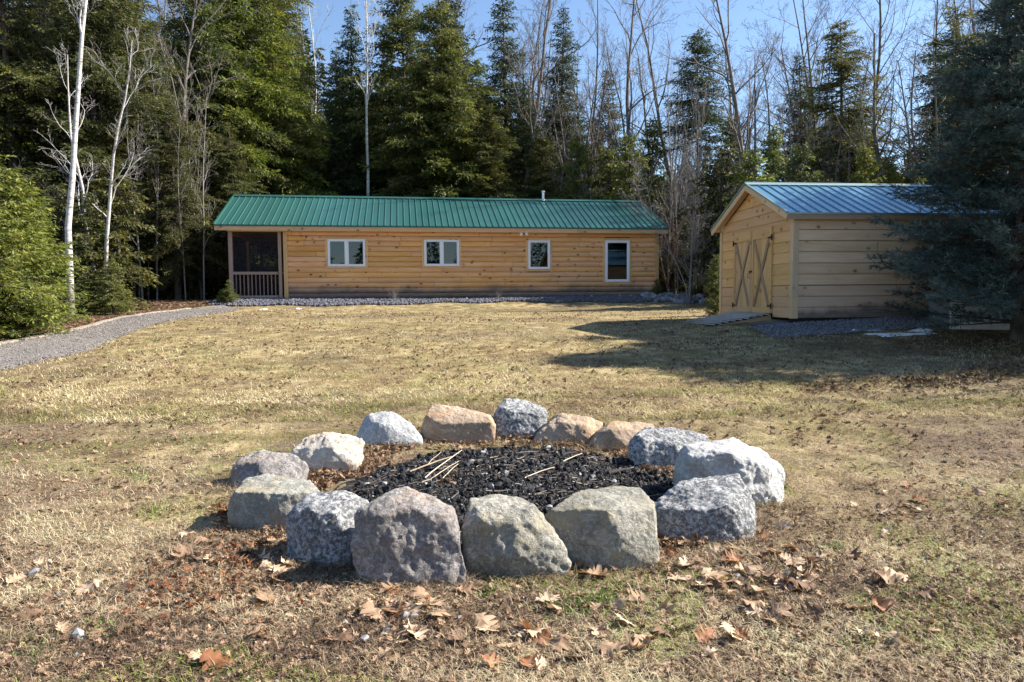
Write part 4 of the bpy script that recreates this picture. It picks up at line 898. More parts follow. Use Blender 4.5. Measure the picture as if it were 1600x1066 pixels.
# snow
def snow(name, c, lx, ly, rz, label):
    n, m = 26, 7; V = [(0, 0, .04)]
    for j in range(1, m):
        for i in range(n):
            a = i*2*math.pi/n; r = (j/(m-1))*(1+.35*math.sin(3*a+c.x*7)+.22*math.sin(7*a+c.y*5)); x = r*lx*math.cos(a); y = r*ly*math.sin(a)
            X_ = c.x+x*math.cos(rz)-y*math.sin(rz); Y_ = c.y+x*math.sin(rz)+y*math.cos(rz); V.append((X_-c.x, Y_-c.y, gz(X_, Y_)-gz(c.x, c.y)+.02*(1-(j/(m-1))**3)-(.03 if j == m-1 else 0)+.035*(float(vn(X_*6, Y_*14, 8))-.55)+.012*float(fbm(X_*9, Y_*9, 3, 2))))
    F = [(0, 1+i, 1+(i+1) % n) for i in range(n)]+[(1+(j-1)*n+i, 1+j*n+i, 1+j*n+(i+1) % n, 1+(j-1)*n+(i+1) % n) for j in range(1, m-1) for i in range(n)]
    me = bpy.data.meshes.new(name); me.from_pydata(V, [], F); me.materials.append(M_SNOW); me.polygons.foreach_set('use_smooth', [True]*len(F))
    tag(link(name, me, None, (c.x, c.y, gz(c.x, c.y))), label, 'snow patch')
snow('snow_patch', gpt(1335, 518), .50, .09, -.02, 'long thin patch of old snow on the gravel before the shed')
snow('snow_patch', gpt(1405, 523), .62, .13, .05, 'largest strip of snow between the shed and the pale louvred box')
snow('snow_patch', gpt(1438, 517), .26, .12, .1, 'small snow patch on the gravel closest to the louvred box')
snow('snow_patch', gpt(411, 484), .16, .12, .1, 'scrap of snow at the stone bed below the screened porch')
snow('snow_patch', gpt(467, 483), .12, .10, .1, 'scrap of snow at the stone bed right of the porch')

# ------------------------------------------------------------------ boulders of the fire ring
def boulder(label, mat, base_y, pts, depth=.42, seed=0, amp=1.0):
    g = gpt(sum(p[0] for p in pts)/len(pts), base_y); d0 = g.y; P = []
    pcx = (min(p[0] for p in pts)+max(p[0] for p in pts))/2; pts = [(pcx+(p[0]-pcx)*1.055, base_y+(p[1]-base_y)*1.035)+tuple(p[2:]) for p in pts]
    for p in pts:
        off = p[2] if len(p) > 2 else 0; P.append(at_y(p[0], p[1], d0+off+.02))
    xs_ = [p.x for p in P]; x0_, x1_ = min(xs_), max(xs_); w_ = x1_-x0_; zb_ = gz((x0_+x1_)/2, d0+.1); zt_ = max(p.z for p in P)
    for fx_, zz in ((.10, 0), (.5, 0), (.9, 0), (.15, .5), (.85, .45)):
        P.append(Vector((x0_+w_*fx_, d0+depth*(.9 if fx_ != .5 else 1.05), zb_-.06+(zt_-zb_)*zz)))
    for fx_ in (.08, .5, .92): P.append(Vector((x0_+w_*fx_, d0+.08, zb_-.10)))
    c = Vector(((x0_+x1_)/2, d0+depth/2, zb_))
    bm = bmesh.new()
    for p in P: bm.verts.new(p-c)
    r = bmesh.ops.convex_hull(bm, input=bm.verts); dl = [v for v in bm.verts if not v.link_faces]
    bmesh.ops.delete(bm, geom=dl, context='VERTS'); bmesh.ops.triangulate(bm, faces=bm.faces)
    def sub(th):
        for _ in range(4):
            es = [e for e in bm.edges if e.calc_length() > th]
            if not es: break
            bmesh.ops.subdivide_edges(bm, edges=es, cuts=1); bmesh.ops.triangulate(bm, faces=bm.faces, quad_method='SHORT_EDGE')
    sub(.045)
    for _ in range(1): bmesh.ops.smooth_vert(bm, verts=bm.verts, factor=.28, use_axis_x=True, use_axis_y=True, use_axis_z=True)
    bm.normal_update(); o3 = Vector((seed*13.1, seed*7.7, seed*3.3)); fr_ = random.Random(seed*7+1)
    ctr = sum((v.co for v in bm.verts), Vector())/len(bm.verts)
    for _ in range(8):
        n_ = Vector((fr_.gauss(0, 1), fr_.gauss(-.5, .8), fr_.gauss(.35, .7))).normalized(); m_ = max((v.co-ctr).dot(n_) for v in bm.verts); h_ = m_*fr_.uniform(.86, .97)
        for v in bm.verts:
            q_ = (v.co-ctr).dot(n_)
            if q_ > h_: v.co -= n_*(q_-h_)*.93
    for v in bm.verts:
        q = (v.co+o3); v.co += v.normal*(.016*amp*(mnoise.noise(q*4.2))+.002)
    sub(.030); sub(.017); bm.normal_update()
    for v in bm.verts:
        q = (v.co+o3); n1 = mnoise.fractal(q*9, .9, 2.1, 4); vor_ = mnoise.voronoi(Vector((q.x, q.y, q.z*1.3))*6.5)[0]
        st_ = mnoise.noise(q*3.1+Vector((0, 0, q.x*2))); v.co += v.normal*(.012*amp*n1 - .02*amp*max(0, .16-(vor_[1]-vor_[0])) + .012*amp*(abs(mnoise.noise(q*11))-.2) + .005*amp*mnoise.noise(q*40) + .014*amp*(math.floor(st_*6)/6-st_))
    me = bpy.data.meshes.new('boulder'); bm.to_mesh(me); bm.free(); me.materials.append(mat); me.polygons.foreach_set('use_smooth', [True]*len(me.polygons))
    return tag(link('boulder', me, None, c), label, 'boulder', 'boulders around the fire pit')
B = boulder
B('green grey flat topped slab at the left front of the ring', R_GREEN, 836, [(358, 790, .12), (361, 812, .06), (366, 832, .03), (392, 838, 0), (450, 830, .0), (492, 812, .05), (499, 778, .08), (368, 770, .06), (440, 774, .02), (496, 768, .08), (388, 749, .36), (430, 743, .42), (478, 750, .40)], .5, 1, .8)
B('pale blue grey granite with bright top between the flat slab and the largest stone', R_GRAN, 893, [(446, 815, .16), (454, 850, .10), (480, 886, .02), (522, 893, 0), (562, 868, .06), (575, 800, .2), (575, 830, .12), (488, 805, .06), (535, 806, .06), (462, 790, .22), (492, 772, .30), (535, 769, .34), (571, 783, .30)], .45, 2, .9)
B('largest blocky mauve grey stone at the front of the ring', R_PURP, 922, [(561, 797, .12), (555, 870, .06), (572, 917, .02), (640, 924, 0), (722, 918, .02), (725, 900, .04), (712, 815, .10), (693, 790, .14), (600, 792, .08), (645, 786, .10), (580, 786, .22), (622, 768, .36), (648, 761, .38), (674, 776, .36), (703, 796, .30)], .5, 3, 1)
B('olive grey stone with a crack, centre right of the largest stone', R_OLIV, 912, [(733, 800, .14), (724, 860, .10), (742, 898, .04), (795, 912, 0), (884, 905, .03), (891, 880, .05), (862, 830, .08), (838, 800, .16), (780, 830, .03), (800, 868, -.02), (737, 778, .30), (760, 788, .2), (792, 779, .34), (826, 787, .32)], .46, 4, 1.1)
B('angular stone with a brown top edge and sharp ridge, front right', R_OLIV, 893, [(850, 802, .22), (872, 838, .12), (905, 865, .06), (955, 894, 0), (1028, 886, .05), (1022, 845, .08), (1018, 800, .14), (948, 800, .05), (955, 830, .0), (872, 784, .32), (915, 768, .40), (962, 763, .42), (996, 766, .38), (1018, 788, .30)], .5, 5, .6)
B('speckled blue grey granite at the right front of the ring', R_GRAN, 857, [(1018, 792, .25), (1020, 830, .14), (1045, 850, .08), (1130, 857, 0), (1165, 848, .04), (1183, 815, .14), (1176, 775, .30), (1130, 795, .04), (1050, 800, .12), (1062, 758, .36), (1108, 745, .44), (1155, 744, .44)], .52, 6, 1)
B('rough yellowish white boulder behind the speckled granite', R_WHITE, 797, [(1060, 700, .12), (1066, 742, .06), (1120, 780, .02), (1180, 798, 0), (1204, 790, .08), (1217, 770, .16), (1222, 738, .28), (1075, 716, .04), (1140, 712, .02), (1190, 730, .08), (1198, 712, .32), (1150, 688, .42), (1105, 692, .36), (1085, 695, .3)], .6, 7, 1.2)
B('light grey granite on the right inner side, left of the rough boulder', R_GRAN, 740, [(985, 692, .12), (989, 712, .05), (1012, 728, 0), (1060, 740, 0), (1085, 735, .05), (1110, 695, .25), (1000, 684, .10), (1070, 694, .06), (1010, 669, .30), (1060, 671, .36), (1102, 682, .34)], .5, 8, 1)
B('tan brown wedge with dark left side at the back right', R_TAN, 708, [(917, 704, .06), (940, 675, .10), (958, 658, .28), (1000, 660, .34), (1030, 668, .32), (1024, 700, .05), (975, 708, 0), (966, 670, .08)], .5, 9, .8)
B('tan wedge shaped stone, right of the gray block at the back', R_TAN, 700, [(830, 696, .04), (850, 670, .10), (872, 646, .26), (905, 645, .30), (940, 653, .30), (943, 675, .16), (926, 698, .03), (885, 701, 0), (908, 666, .06), (870, 660, .10)], .48, 10, .9)
B('upright grey block with white top, topmost at the back of the ring', R_GRAN, 690, [(772, 645, .10), (774, 684, .03), (812, 691, 0), (846, 682, .04), (853, 645, .18), (783, 636, .10), (838, 642, .10), (786, 624, .34), (826, 627, .38), (850, 638, .34)], .5, 11, .8)
B('long block with pale top and brown face at the back left', R_TAN, 695, [(660, 672, .14), (664, 690, .05), (700, 696, 0), (770, 691, .0), (774, 657, .06), (688, 664, .03), (668, 650, .14), (764, 661, .03), (678, 634, .30), (720, 638, .32), (768, 648, .34)], .5, 12, .6)
B('smooth rounded white grey stone with a notch, back left', R_WHITE, 703, [(554, 676, .22), (562, 694, .10), (610, 703, 0), (655, 694, .05), (659, 686, .12), (642, 664, .18), (618, 648, .28), (592, 644, .34), (570, 652, .30), (600, 665, .10)], .5, 13, .7)
B('cream and pinkish sunlit stone on the left side', R_CREAM, 746, [(458, 702, .22), (470, 735, .08), (520, 747, 0), (556, 725, .06), (566, 692, .22), (548, 677, .36), (505, 674, .38), (474, 685, .34), (520, 700, .06)], .5, 14, 1.1)
B('brownish grey boulder at the far left behind the flat slab', R_PURP, 770, [(357, 738, .18), (362, 765, .08), (410, 774, 0), (470, 765, .05), (478, 728, .22), (452, 708, .36), (410, 705, .38), (374, 720, .30), (400, 728, .08)], .5, 15, .9)

# ------------------------------------------------------------------ charcoal bed in the ring
CX, CY = .02, 5.05
def bedz(x, y): r = np.hypot((x-CX)/1.35, (y-CY)/1.35); return ground(x, y)+.10*np.clip(1-r**2, 0, 1)-.02+.04*fbm(x*5, y*5, 41, 3)+.02
a = np.linspace(0, 2*math.pi, 90, endpoint=False); r = np.linspace(0.01, 1, 50); A_, R_ = np.meshgrid(a, r); xx = CX+R_*1.42*np.cos(A_)*(1+.05*np.sin(3*A_)); yy = CY+R_*1.42*np.sin(A_)
i = np.arange(a.size*r.size).reshape(r.size, a.size); j = np.roll(i, -1, 1); F = np.stack([i[:-1], i[1:], j[1:], j[:-1]], -1).reshape(-1, 4)
tag(link('ash_bed', np_mesh('ash_bed', np.stack([xx, yy, bedz(xx, yy)-(R_ > .97)*.08], -1).reshape(-1, 3), F, M_ASH, None, True)), 'black bed of ash filling the stone ring', 'ash', kind='stuff')
N = 45000; th = RNG.random(N)*6.283; rr_ = np.sqrt(RNG.random(N))*.95; x = CX+1.34*rr_*np.cos(th)+.03; y = CY+1.38*rr_*np.sin(th); S = RNG.uniform(.004, .011, N)*(1+1.6*(RNG.random(N) > .94))
va = RNG.random(N)**1.4*.88; va = np.where(RNG.random(N) > .975, 1, va)
tag(link('charcoal', rubble('charcoal', np.stack([x, y, bedz(x, y)+S*.5], -1), S, M_COAL, va, (.35, 1.5))), 'crumbled glossy charcoal heaped in the fire pit', 'charcoal', kind='stuff')
# sticks
def stick(px0, py0, px1, py1, r, label, grp=None, lift=.05, cat='stick', mat=None):
    a = gpt(px0, py0); b = gpt(px1, py1); a.z = float(bedz(a.x, a.y))+lift*.4; b.z = float(bedz(b.x, b.y))+lift; n = 7; pts = []
    for k in range(n):
        t = k/(n-1); p = a.lerp(b, t); p += Vector((random.gauss(0, .003), random.gauss(0, .003), .006*math.sin(t*3.1))); pts.append(p-a)
    me = tubes([(np.array(pts), np.linspace(r, r*.55, n), 6)], 'stick', mat or M_STICK); v = me.attributes.new('var', 'FLOAT', 'POINT'); v.data.foreach_set('value', [random.random()]*len(me.vertices))
    tag(link('stick', me, None, a), label, cat, grp)
polys = []
for _ in range(420):
    a_ = random.random()*6.283; r_ = math.sqrt(random.random())*1.25; x_ = CX-.15+r_*math.cos(a_); y_ = CY+r_*math.sin(a_)*.95; l_ = random.uniform(.04, .2); b_ = random.gauss(.3, .9); p = []
    for k in range(4): q = x_+l_*k/3*math.cos(b_), y_+l_*k/3*math.sin(b_); p.append((q[0]+random.gauss(0, .003), q[1]+random.gauss(0, .003), float(bedz(q[0], q[1]))+.012+random.uniform(0, .015)))
    polys.append((np.array(p), np.linspace(1, .5, 4)*random.uniform(.002, .006), 4))
me_ = tubes(polys, 'burnt_twigs', mat_var('burnt twig', [(0, (.03, .026, .024)), (.6, (.12, .10, .085)), (1, (.36, .30, .24))], .8)); v_ = me_.attributes.new('var', 'FLOAT', 'POINT'); v_.data.foreach_set('value', np.repeat(RNG.random(420), 16).astype(np.float32))
tag(link('burnt_twigs', me_), 'fine charred and grey twigs strewn over the charcoal', 'twigs', kind='stuff')
for a_, b_, c_, d_, r_, l_ in ((1040, 742, 1082, 730, .035, 'charred flat log end against the right stones of the pit'), (880, 722, 905, 716, .016, 'short charred branch near the back right of the charcoal'), (730, 748, 752, 742, .030, 'grey ash covered chunk beside the crossed sticks'), (820, 735, 862, 731, .018, 'half burnt grey stick in the middle of the charcoal'), (950, 755, 985, 748, .02, 'black charred stub at the right of the charcoal')):
    stick(a_, b_, c_, d_, r_, l_, lift=.02, cat='burnt wood', mat=M_BURNT)
stick(640, 753, 706, 737, .008, 'thickest pale stick on the charcoal, leftmost of the crossed bundle', lift=.06)
stick(664, 768, 722, 731, .0055, 'longest bleached stick of the bundle, tilted up right across the charcoal', lift=.08)
stick(672, 772, 718, 745, .0045, 'thin bleached stick lying parallel under the longest one', lift=.05)
stick(690, 770, 716, 752, .005, 'short thin stick at the right side of the crossed bundle')
stick(668, 742, 690, 728, .0045, 'short stick poking up behind the crossed bundle', lift=.08)
stick(806, 722, 840, 729, .009, 'stubby grey stick near the middle of the charcoal')
stick(820, 776, 866, 760, .005, 'curved thin twig behind the olive grey stone')
stick(880, 740, 910, 728, .005, 'fine twig on the right half of the charcoal')

# ------------------------------------------------------------------ oak leaves
def leaf_proto(seed, curl=.25, lob=1.0):
    rs = np.random.default_rng(seed); o = [(0.0, .012), (.07, .015), (.14, .07), (.20, .24), (.25, .22), (.30, .08), (.38, .36), (.44, .40), (.48, .12), (.58, .34), (.66, .36), (.68, .11), (.80, .20), (.86, .17), (.90, .06), (1.0, .0)]
    V = []; F = []; m = len(o)
    def z(x, y): return curl*(y*y*1.6)+.06*curl*math.sin(x*9+seed)+curl*.35*(x-.5)**2+.03*math.sin(y*17+x*11+seed)
    for sg in (1, -1):
        b = len(V)
        for k, (t, w_) in enumerate(o):
            w2 = w_*lob*rs.uniform(.8, 1.2); tx = t+.06*(w_/.4)
            V += [(t, .0, z(t, 0)), (tx*.5+t*.5, sg*w2*.5, z(t, w2*.5)), (tx, sg*w2, z(tx, w2)+rs.normal()*.015)]
        for k in range(m-1):
            a = b+3*k
            for q in (0, 1): F.append((a+q, a+q+1, a+q+4, a+q+3))
    V = np.array(V); V[:, 0] -= .5; V[:, 2] -= V[:, 2].min()*.5; return V, np.array(F)
LP = [leaf_proto(s, c, l) for s, c, l in ((1, .25, 1), (2, .7, .9), (3, -.5, 1.1), (4, 1.3, .8), (5, .1, 1.15))]
LM = {}
def oak(px, py, size, tone, k=0, label=None, rust=False, rz=None, tilt=.2):
    g = gpt(px, py); g.z = gz(g.x, g.y)+.012+size*.04; key = (k, rust, round(tone, 1))
    if key not in LM:
        V, F = LP[k]; LM[key] = np_mesh('oak_leaf', V, F, M_RUST if rust else M_LEAF, np.clip(tone+.06*np.sin(V[:, 0]*14)+.0*V[:, 1], 0, 1), True)
    o = link('oak_leaf', LM[key], None, g); o.scale = (size,)*3; o.rotation_euler = (random.gauss(0, tilt), random.gauss(0, tilt), random.uniform(0, 6.28) if rz is None else rz)
    tag(o, label or 'brown fallen oak leaf lying on the dry grass around the fire ring', 'leaf', 'fallen oak leaves'); return o
oak(1148, 1004, .17, 1.0, 0, 'large bleached oak leaf with spiky lobes on the grass, lower right', rz=.9)
oak(961, 953, .15, .85, 4, 'tan oak leaf standing clear on the grass in front of the angular stone', rz=.2)
oak(928, 903, .21, .7, 1, 'large brown oak leaf propped against the foot of the angular stone', rz=2.6)
oak(795, 1020, .13, .9, 0, 'pale curled oak leaf near the bottom centre of the lawn', rz=1.4)
oak(828, 1052, .13, .7, 1, 'rusty orange leaf at the bottom edge of the lawn', True, rz=2.0)
oak(1060, 907, .16, .9, 4, 'pale oak leaf right of the angular stone, left one of a pair', rz=.4)
oak(1096, 919, .14, 1.0, 0, 'bleached oak leaf right of the angular stone, right one of a pair', rz=5.4)
oak(1215, 968, .15, .05, 3, 'dark shrivelled leaf on the lawn right of centre', rz=.3)
oak(1262, 1000, .06, .6, 1, 'small orange leaf right of the large bleached leaf', True)
oak(600, 1040, .13, .75, 1, 'brown folded oak leaf in the lower left foreground', rz=1.0)
oak(625, 1010, .10, .9, 0, 'pale leaf just behind the folded brown one, lower left')
oak(438, 830, .14, .5, 1, 'brown leaf lodged under the flat slab', rz=.3)
oak(340, 1050, .16, .6, 2, 'reddish brown leaf at the bottom left of the lawn', True)
oak(1240, 888, .15, .95, 4, 'pale leaf lying right of the speckled granite, far side of a pair', rz=.6)
oak(1278, 880, .15, .95, 0, 'broad pale leaf with wavy edge beside dark twigs right of the ring', rz=.1)
oak(1335, 878, .13, .3, 3, 'folded leaf with dark underside right of the ring')
oak(730, 930, .12, .5, 1, 'curled brown leaf between the largest stone and the grass', rz=.2)
oak(660, 945, .14, .6, 2, 'brown leaf in front of the largest stone', rz=2.1)
oak(1388, 838, .09, 1.0, 1, 'round bleached leaf alone on the right side of the lawn')
rl = random.Random(3)
zones = [(1130, 915, 110, 25, 16), (860, 1010, 160, 40, 14), (1000, 950, 120, 30, 10), (1190, 860, 90, 25, 16), (1060, 880, 60, 20, 12), (930, 890, 50, 18, 8), (640, 955, 80, 22, 14), (1240, 900, 90, 30, 12), (1080, 1010, 90, 30, 7), (600, 1000, 200, 50, 12), (1300, 950, 220, 80, 16), (250, 900, 220, 120, 24), (1350, 790, 180, 40, 12), (430, 900, 60, 30, 8), (1480, 800, 120, 40, 8)]
for cx_, cy_, sx_, sy_, n in zones:
    for _ in range(n):
        px = rl.gauss(cx_, sx_*.6); py = rl.gauss(cy_, sy_*.6)
        if py < 700 or py > 1070 or (px > 360 and px < 1180 and py < 865): continue
        oak(px, py, rl.uniform(.08, .16), rl.choice([.3, .5, .6, .7, .8, .9, 1.0]), rl.randrange(5), rust=rl.random() < .10, tilt=.3)
def leaf_stuff(name, P, S, var, label, mat=None, tilt=.4):
    n = len(P); Vs = []; Fs = []; vs = []; o = 0
    for k in range(5):
        sel = np.arange(k, n, 5); V, F = LP[k]; V = V*np.array([1, .8, 1]); W = np.einsum('nij,kj->nki', rots(len(sel), tilt), V)*S[sel][:, None, None]+P[sel][:, None]
        Vs.append(W.reshape(-1, 3)); Fs.append((F[None]+o+len(V)*np.arange(len(sel))[:, None, None]).reshape(-1, 4)); o += len(V)*len(sel); vs.append(np.repeat(var[sel], len(V)))
    return tag(link(name, np_mesh(name, np.concatenate(Vs), np.concatenate(Fs), mat or M_LEAF, np.concatenate(vs))), label, 'leaf litter', kind='stuff')
SHB = [(o.location.x, o.location.y) for o in SC.objects if o.name.startswith('boulder')]
def inring(x, y): return np.hypot((x-CX)/1.42, (y-CY)/1.42) < 1
def free(x, y):
    "mask of points on open lawn"
    m = ~inring(x, y)
    u = (x-SH.o.x)*SH.L.x+(y-SH.o.y)*SH.L.y; v = (x-SH.o.x)*SH.D.x+(y-SH.o.y)*SH.D.y; m &= ~((u > -.7) & (v > -.75-.35*vn(x*3, y*3, 44)) & (v < 4.5) & (u < 6))
    u = (x-CB.o.x)*CB.L.x+(y-CB.o.y)*CB.L.y; v = (x-CB.o.x)*CB.D.x+(y-CB.o.y)*CB.D.y; m &= ~((u > -.6) & (v > -1.3))
    m &= ~((x < xnear(y)-.10-.35*vn(x*2+5, y*2.2, 33)) & (y > 6))
    return m
N = 15000; y = 1/RNG.uniform(1/22., 1/2.0, N); x = RNG.uniform(-.85, .85, N)*y; k = free(x, y) & (vn(x*.9, y*.9, 61)+RNG.random(N)*.5 > .62); x, y = x[k], y[k]
leaf_stuff('leaf_litter', np.stack([x, y, ground(x, y)+.012], -1), RNG.uniform(.018, .06, len(x))*(1+.03*y), RNG.random(len(x))*.85, 'scraps of brown leaf litter strewn over the lawn')
N = 9500; y = RNG.uniform(2.2, 4.8, N); x = RNG.uniform(-.85, .85, N)*y; k = free(x, y) & (vn(x*1.3, y*1.6, 63)+RNG.random(N)*.6 > .55); x, y = x[k], y[k]
leaf_stuff('near_leaf_litter', np.stack([x, y, ground(x, y)+.014], -1), RNG.uniform(.015, .05, len(x)), RNG.random(len(x))**1.3*.9, 'crumbled brown leaf litter in the foreground grass', tilt=.5)
N = 14000; y = RNG.uniform(6.5, 23, N); x = RNG.uniform(-.85, .85, N)*y; k = free(x, y) & (vn(x*.8, y*1.3, 64)+.5*vn(x*3, y*3, 65)+RNG.random(N)*.5 > 1.0); x, y = x[k], y[k]
leaf_stuff('lawn_leaf_litter', np.stack([x, y, ground(x, y)+.014], -1), RNG.uniform(.035, .085, len(x)), RNG.random(len(x))*.55, 'dark scraps of old leaves speckling the far lawn', tilt=.5)
# leaves drifted inside the ring
P = []
for px, py, s, n in ((548, 738, 30, 260), (575, 722, 36, 220), (500, 750, 20, 200), (520, 738, 26, 300), (550, 715, 26, 330), (610, 702, 40, 190), (700, 695, 50, 110), (800, 694, 50, 110), (900, 702, 50, 100), (985, 717, 36, 130), (1040, 745, 30, 90), (500, 758, 16, 120), (700, 770, 18, 24), (1060, 850, 40, 110), (430, 850, 40, 90)):
    for _ in range(n):
        g = gpt(rl.gauss(px, s*.6), rl.gauss(py, 7)); P.append((g.x, g.y, float(bedz(g.x, g.y))+rl.uniform(0, .04)))
P = np.array(P); leaf_stuff('drifted_leaves', P, RNG.uniform(.03, .085, len(P)), RNG.random(len(P))*.7+.05, 'reddish brown leaves drifted against the inner side of the stones', tilt=.6)
P = []
for px, py, sx_, sy_, n in ((350, 812, 14, 22, 90), (385, 880, 40, 18, 130), (300, 930, 110, 40, 220)):
    for _ in range(n):
        g = gpt(rl.gauss(px, sx_*.6), rl.gauss(py, sy_*.6)); P.append((g.x, g.y, gz(g.x, g.y)+rl.uniform(0.005, .03)))
P = np.array(P); leaf_stuff('rusty_leaf_drift', P, RNG.uniform(.02, .06, len(P)), RNG.random(len(P)), 'orange brown debris of leaves left of the fire ring', mat=M_RUST, tilt=.7)
# dark pile of leaves on the right of the lawn, litter along the woods and under the pine
P = []
for px, py, sx_, sy_, n in ((1450, 600, 75, 9, 330), (1300, 608, 70, 8, 120), (1560, 580, 60, 14, 250)):
    for _ in range(n):
        g = gpt(rl.gauss(px, sx_*.6), rl.gauss(py, sy_*.7)); P.append((g.x, g.y, gz(g.x, g.y)+rl.uniform(0, .05)))
P = np.array(P); leaf_stuff('dark_leaf_drift', P, RNG.uniform(.04, .09, len(P)), RNG.random(len(P))*.4, 'dark drift of old leaves on the right of the lawn before the pine', tilt=.7)
N = 9000; yf = RNG.uniform(11, 25, N); xf = xfar(yf)-.35-3.2*RNG.random(N)**1.6; leaf_stuff('forest_litter', np.stack([xf, yf, ground(xf, yf)+.02], -1), RNG.uniform(.05, .13, N), RNG.random(N)*.7, 'brown litter on the bank between the drive and the trees')

# ------------------------------------------------------------------ grass
def blades(name, x, y, L, W, lift, var, mat, label):
    n = len(x); z = ground(x, y); b = np.stack([x, y, z-.004], -1); a = RNG.random(n)*2*math.pi; d = np.stack([np.cos(a), np.sin(a), 0*a], -1); a2 = a+RNG.normal(size=n)*.8; d2 = np.stack([np.cos(a2), np.sin(a2), 0*a], -1); s = np.stack([-d[:, 1], d[:, 0], 0*a], -1)
    up = np.array([0, 0, 1.])[None]; L = L[:, None]; W = W[:, None]; lf = lift[:, None]
    m = b+d*L*.5*np.sqrt(np.maximum(0, 1-lf**2))+up*L*.5*lf; e = m+d2*L*.5+up*L*.5*(lf-.45)
    e[:, 2] = np.maximum(e[:, 2], z+.002)
    V = np.stack([b-s*W/2, b+s*W/2, m+s*W*.45, m-s*W*.45, e+s*W*.12, e-s*W*.12], 1).reshape(-1, 3); i = 6*np.arange(n)[:, None]
    F = np.stack([i+np.array([0, 1, 2, 3]), i+np.array([3, 2, 4, 5])], 1).reshape(-1, 4)
    return tag(link(name, np_mesh(name, V, F, mat, np.repeat(var, 6))), label, 'grass', kind='stuff')
def gvar(x, y):
    tw = y-.16*(x+1.5*(vn(x*.55, y*.55, 3)-.5)); tk = (np.abs(tw-8.6) < .2)|(np.abs(tw-7.3) < .16); p = fbm(x*.7, y*.9, 71, 4)*2.0+.50+fbm(x*2.6, y*3.8, 73, 3)*1.5-.25*tk; v = np.clip(p*.75+RNG.normal(size=len(x))*.2+.02, 0, .88); g = (vn(x*1.7, y*1.7, 81) > .70)|(tk & (RNG.random(len(x)) < .6)); return np.where(g & (RNG.random(len(x)) < .42), .90+.1*RNG.random(len(x)), v)
N = 430000; y = 1/RNG.uniform(1/9., 1/2.1, N); x = RNG.uniform(-.84, .84, N)*y; k = free(x, y) & (vn(x*5, y*5, 55)+.6*vn(x*1.4, y*1.4, 58)+RNG.random(N)*.8 > .72); x, y = x[k], y[k]; n = len(x)
blades('dry_grass', x, y, RNG.uniform(.025, .085, n), RNG.uniform(.0014, .0032, n)*(1+.15*(y-2)), np.clip(RNG.normal(size=n)*.3+.34, -.05, .95), gvar(x, y), M_GRASS, 'matted dry brown grass around the fire ring')
N = 260000; y = 1/RNG.uniform(1/25., 1/7.5, N); x = RNG.uniform(-.84, .84, N)*y; k = free(x, y) & (vn(x*1.6, y*2.6, 56)*1.3+RNG.random(N)*.7 > .72); x, y = x[k], y[k]; n = len(x)
blades('straw_grass', x, y, RNG.uniform(.04, .10, n), RNG.uniform(.003, .006, n)*(1+.06*(y-8)), np.clip(RNG.normal(size=n)*.28+.42, -.05, .95), gvar(x, y), M_GRASSY, 'straw coloured lawn grass between the fire ring and the cabin')
tx, ty = [], []
for o in [o for o in SC.objects if o.name.startswith('boulder')]:
    hw_ = o.dimensions.x/2 if o.dimensions.x else .25; xs2 = [v.co.x for v in o.data.vertices]; ys2 = [v.co.y for v in o.data.vertices]; hw_ = max(xs2); fy_ = min(ys2)
    for _ in range(900): tx.append(o.location.x+random.uniform(-1.1, 1.1)*hw_); ty.append(o.location.y+fy_*(1-abs(random.gauss(0, .12)))-abs(random.gauss(0, .03))+.03)
tx = np.array(tx); ty = np.array(ty); k = np.hypot((tx-CX)/1.3, (ty-CY)/1.3) > 1; tx, ty = tx[k], ty[k]
blades('foot_grass', tx, ty, RNG.uniform(.03, .11, len(tx)), RNG.uniform(.0015, .003, len(tx)), np.clip(RNG.normal(size=len(tx))*.3+.6, 0, .95), np.clip(RNG.random(len(tx))*.7, 0, .7), M_GRASS, 'longer dead grass caught round the feet of the boulders')
# green weeds
W_ = []
for px, py, s, n in ((930, 938, 42, 620), (880, 955, 40, 350), (760, 932, 14, 150), (1305, 858, 12, 120), (1220, 770, 18, 120), (160, 990, 30, 160), (215, 745, 20, 120), (240, 800, 24, 160), (1270, 850, 10, 60), (820, 700, 6, 20), (1340, 1010, 30, 120), (60, 1020, 40, 160)):
    for _ in range(n):
        g = gpt(rl.gauss(px, s*.6), rl.gauss(py, s*.3)); W_.append((g.x, g.y, gz(g.x, g.y)+.004))
W_ = np.array(W_); D = RNG.normal(size=(len(W_), 3)); D[:, 2] = np.abs(D[:, 2])*.7+.15; V, F = cards(W_, D, RNG.uniform(.014, .036, len(W_)), RNG.uniform(.006, .012, len(W_)))
tag(link('green_weeds', np_mesh('green_weeds', V, F, mat_var('green weed', [(0, (.10, .17, .04)), (1, (.26, .33, .10))], .7, .25), np.repeat(RNG.random(len(W_)), 4))), 'small patches of green clover showing through the dead grass', 'weeds', kind='stuff')
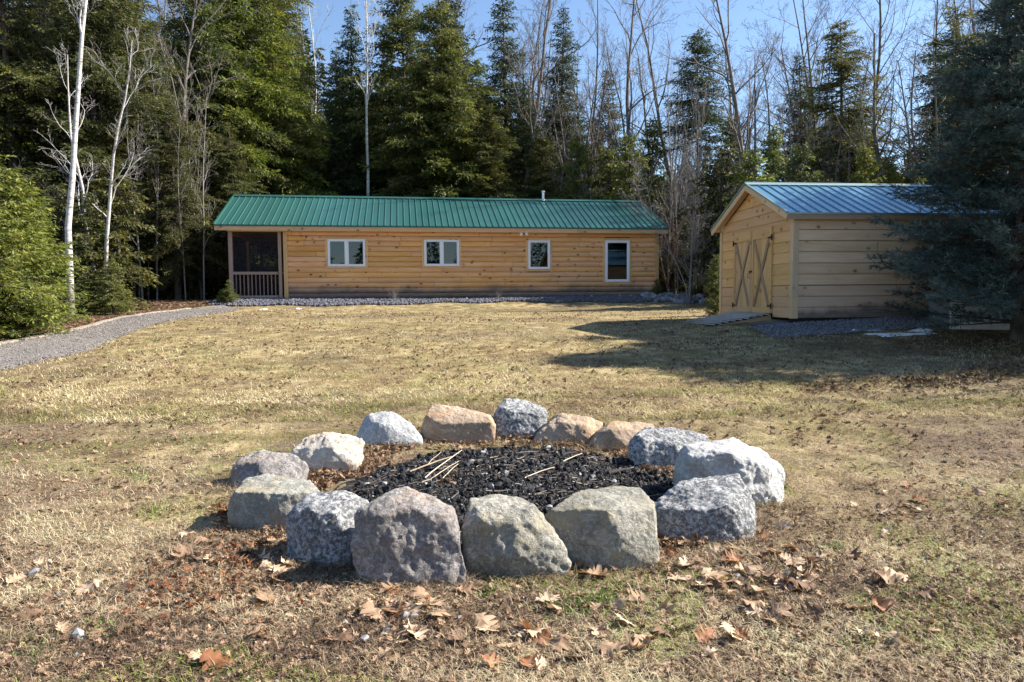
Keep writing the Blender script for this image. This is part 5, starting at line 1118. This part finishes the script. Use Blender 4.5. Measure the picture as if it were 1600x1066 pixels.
# pebbles
N = 2600; y = 1/RNG.uniform(1/10., 1/2.1, N); x = RNG.uniform(-.84, .84, N)*y; k = free(x, y) & (vn(x*1.5, y*1.5, 57) > .45); x, y = x[k], y[k]; S = RNG.uniform(.003, .012, len(x))
tag(link('pebbles', rubble('pebbles', np.stack([x, y, ground(x, y)+S*.4], -1), S, M_PEB, RNG.random(len(x)))), 'small grey pebbles scattered in the lawn', 'pebbles', kind='stuff')
for px, py, s, lb in ((632, 972, .024, 'bluish pebble nearest the largest stone, left of the green weeds'), (647, 970, .018, 'dark pebble touching the bluish one before the largest stone'), (540, 980, .020, 'white pebble left of the bluish one in the foreground'), (122, 1003, .030, 'pale blue pebble standing upright at lower left'), (720, 970, .022, 'flat grey pebble in front of the olive grey stone'), (570, 1010, .026, 'whitish flat pebble in the lower left foreground'), (1152, 909, .022, 'grey white pebble near the bleached leaf pair'), (52, 903, .035, 'violet grey stone at the far left of the lawn')):
    g = gpt(px, py); me = rubble('pebble', np.array([[0, 0, s*.3]]), [s], M_PEB, np.array([random.uniform(.35, .8)]), (.5, 1.3)); tag(link('pebble', me, None, (g.x, g.y, gz(g.x, g.y)+.005)), lb, 'pebble')

# ------------------------------------------------------------------ plants along the cabin
def small(kind, px, py, h, label, cat, name, wide=1.0, v=None):
    g = gpt(px, py) if v is None else CB.world(CB.front(px, py)[0], v, 0)
    e = empty(name, (g.x, g.y, gz(g.x, g.y)-.03), random.random()*6, label, cat); s = h/HGT[kind]; e.scale = (s*wide, s*wide, s); a, b = PROTO[kind]; link('stem' if kind == 'thicket' else 'trunk', a, e); link('twigs' if kind == 'thicket' else 'crown', b, e)
small('young1', 368, 489, .85, 'dwarf conical evergreen at the porch corner of the cabin', 'shrub', 'dwarf_evergreen', 1.6, -.85)
small('young2', 357, 489, .5, 'low bluish shrub left of the dwarf evergreen at the porch corner', 'shrub', 'low_shrub', 1.6, -.75)
small('young1', 1021, 470, .75, 'small green shrub at the right corner of the cabin', 'shrub', 'low_shrub', 1.8, -.35)
small('thicket', 617, 470, .55, 'dry brown shrub under the gap between the two double windows', 'shrub', 'dry_shrub', 1.4, -.7)
small('thicket', 775, 470, .45, 'dead flower stalks on the stone bed left of the single window', 'dead plant', 'dry_shrub', .9, -.6)
small('thicket', 902, 470, .5, 'dark bare shrub on the stone bed left of the tallest window', 'shrub', 'dry_shrub', 1.3, -.6)
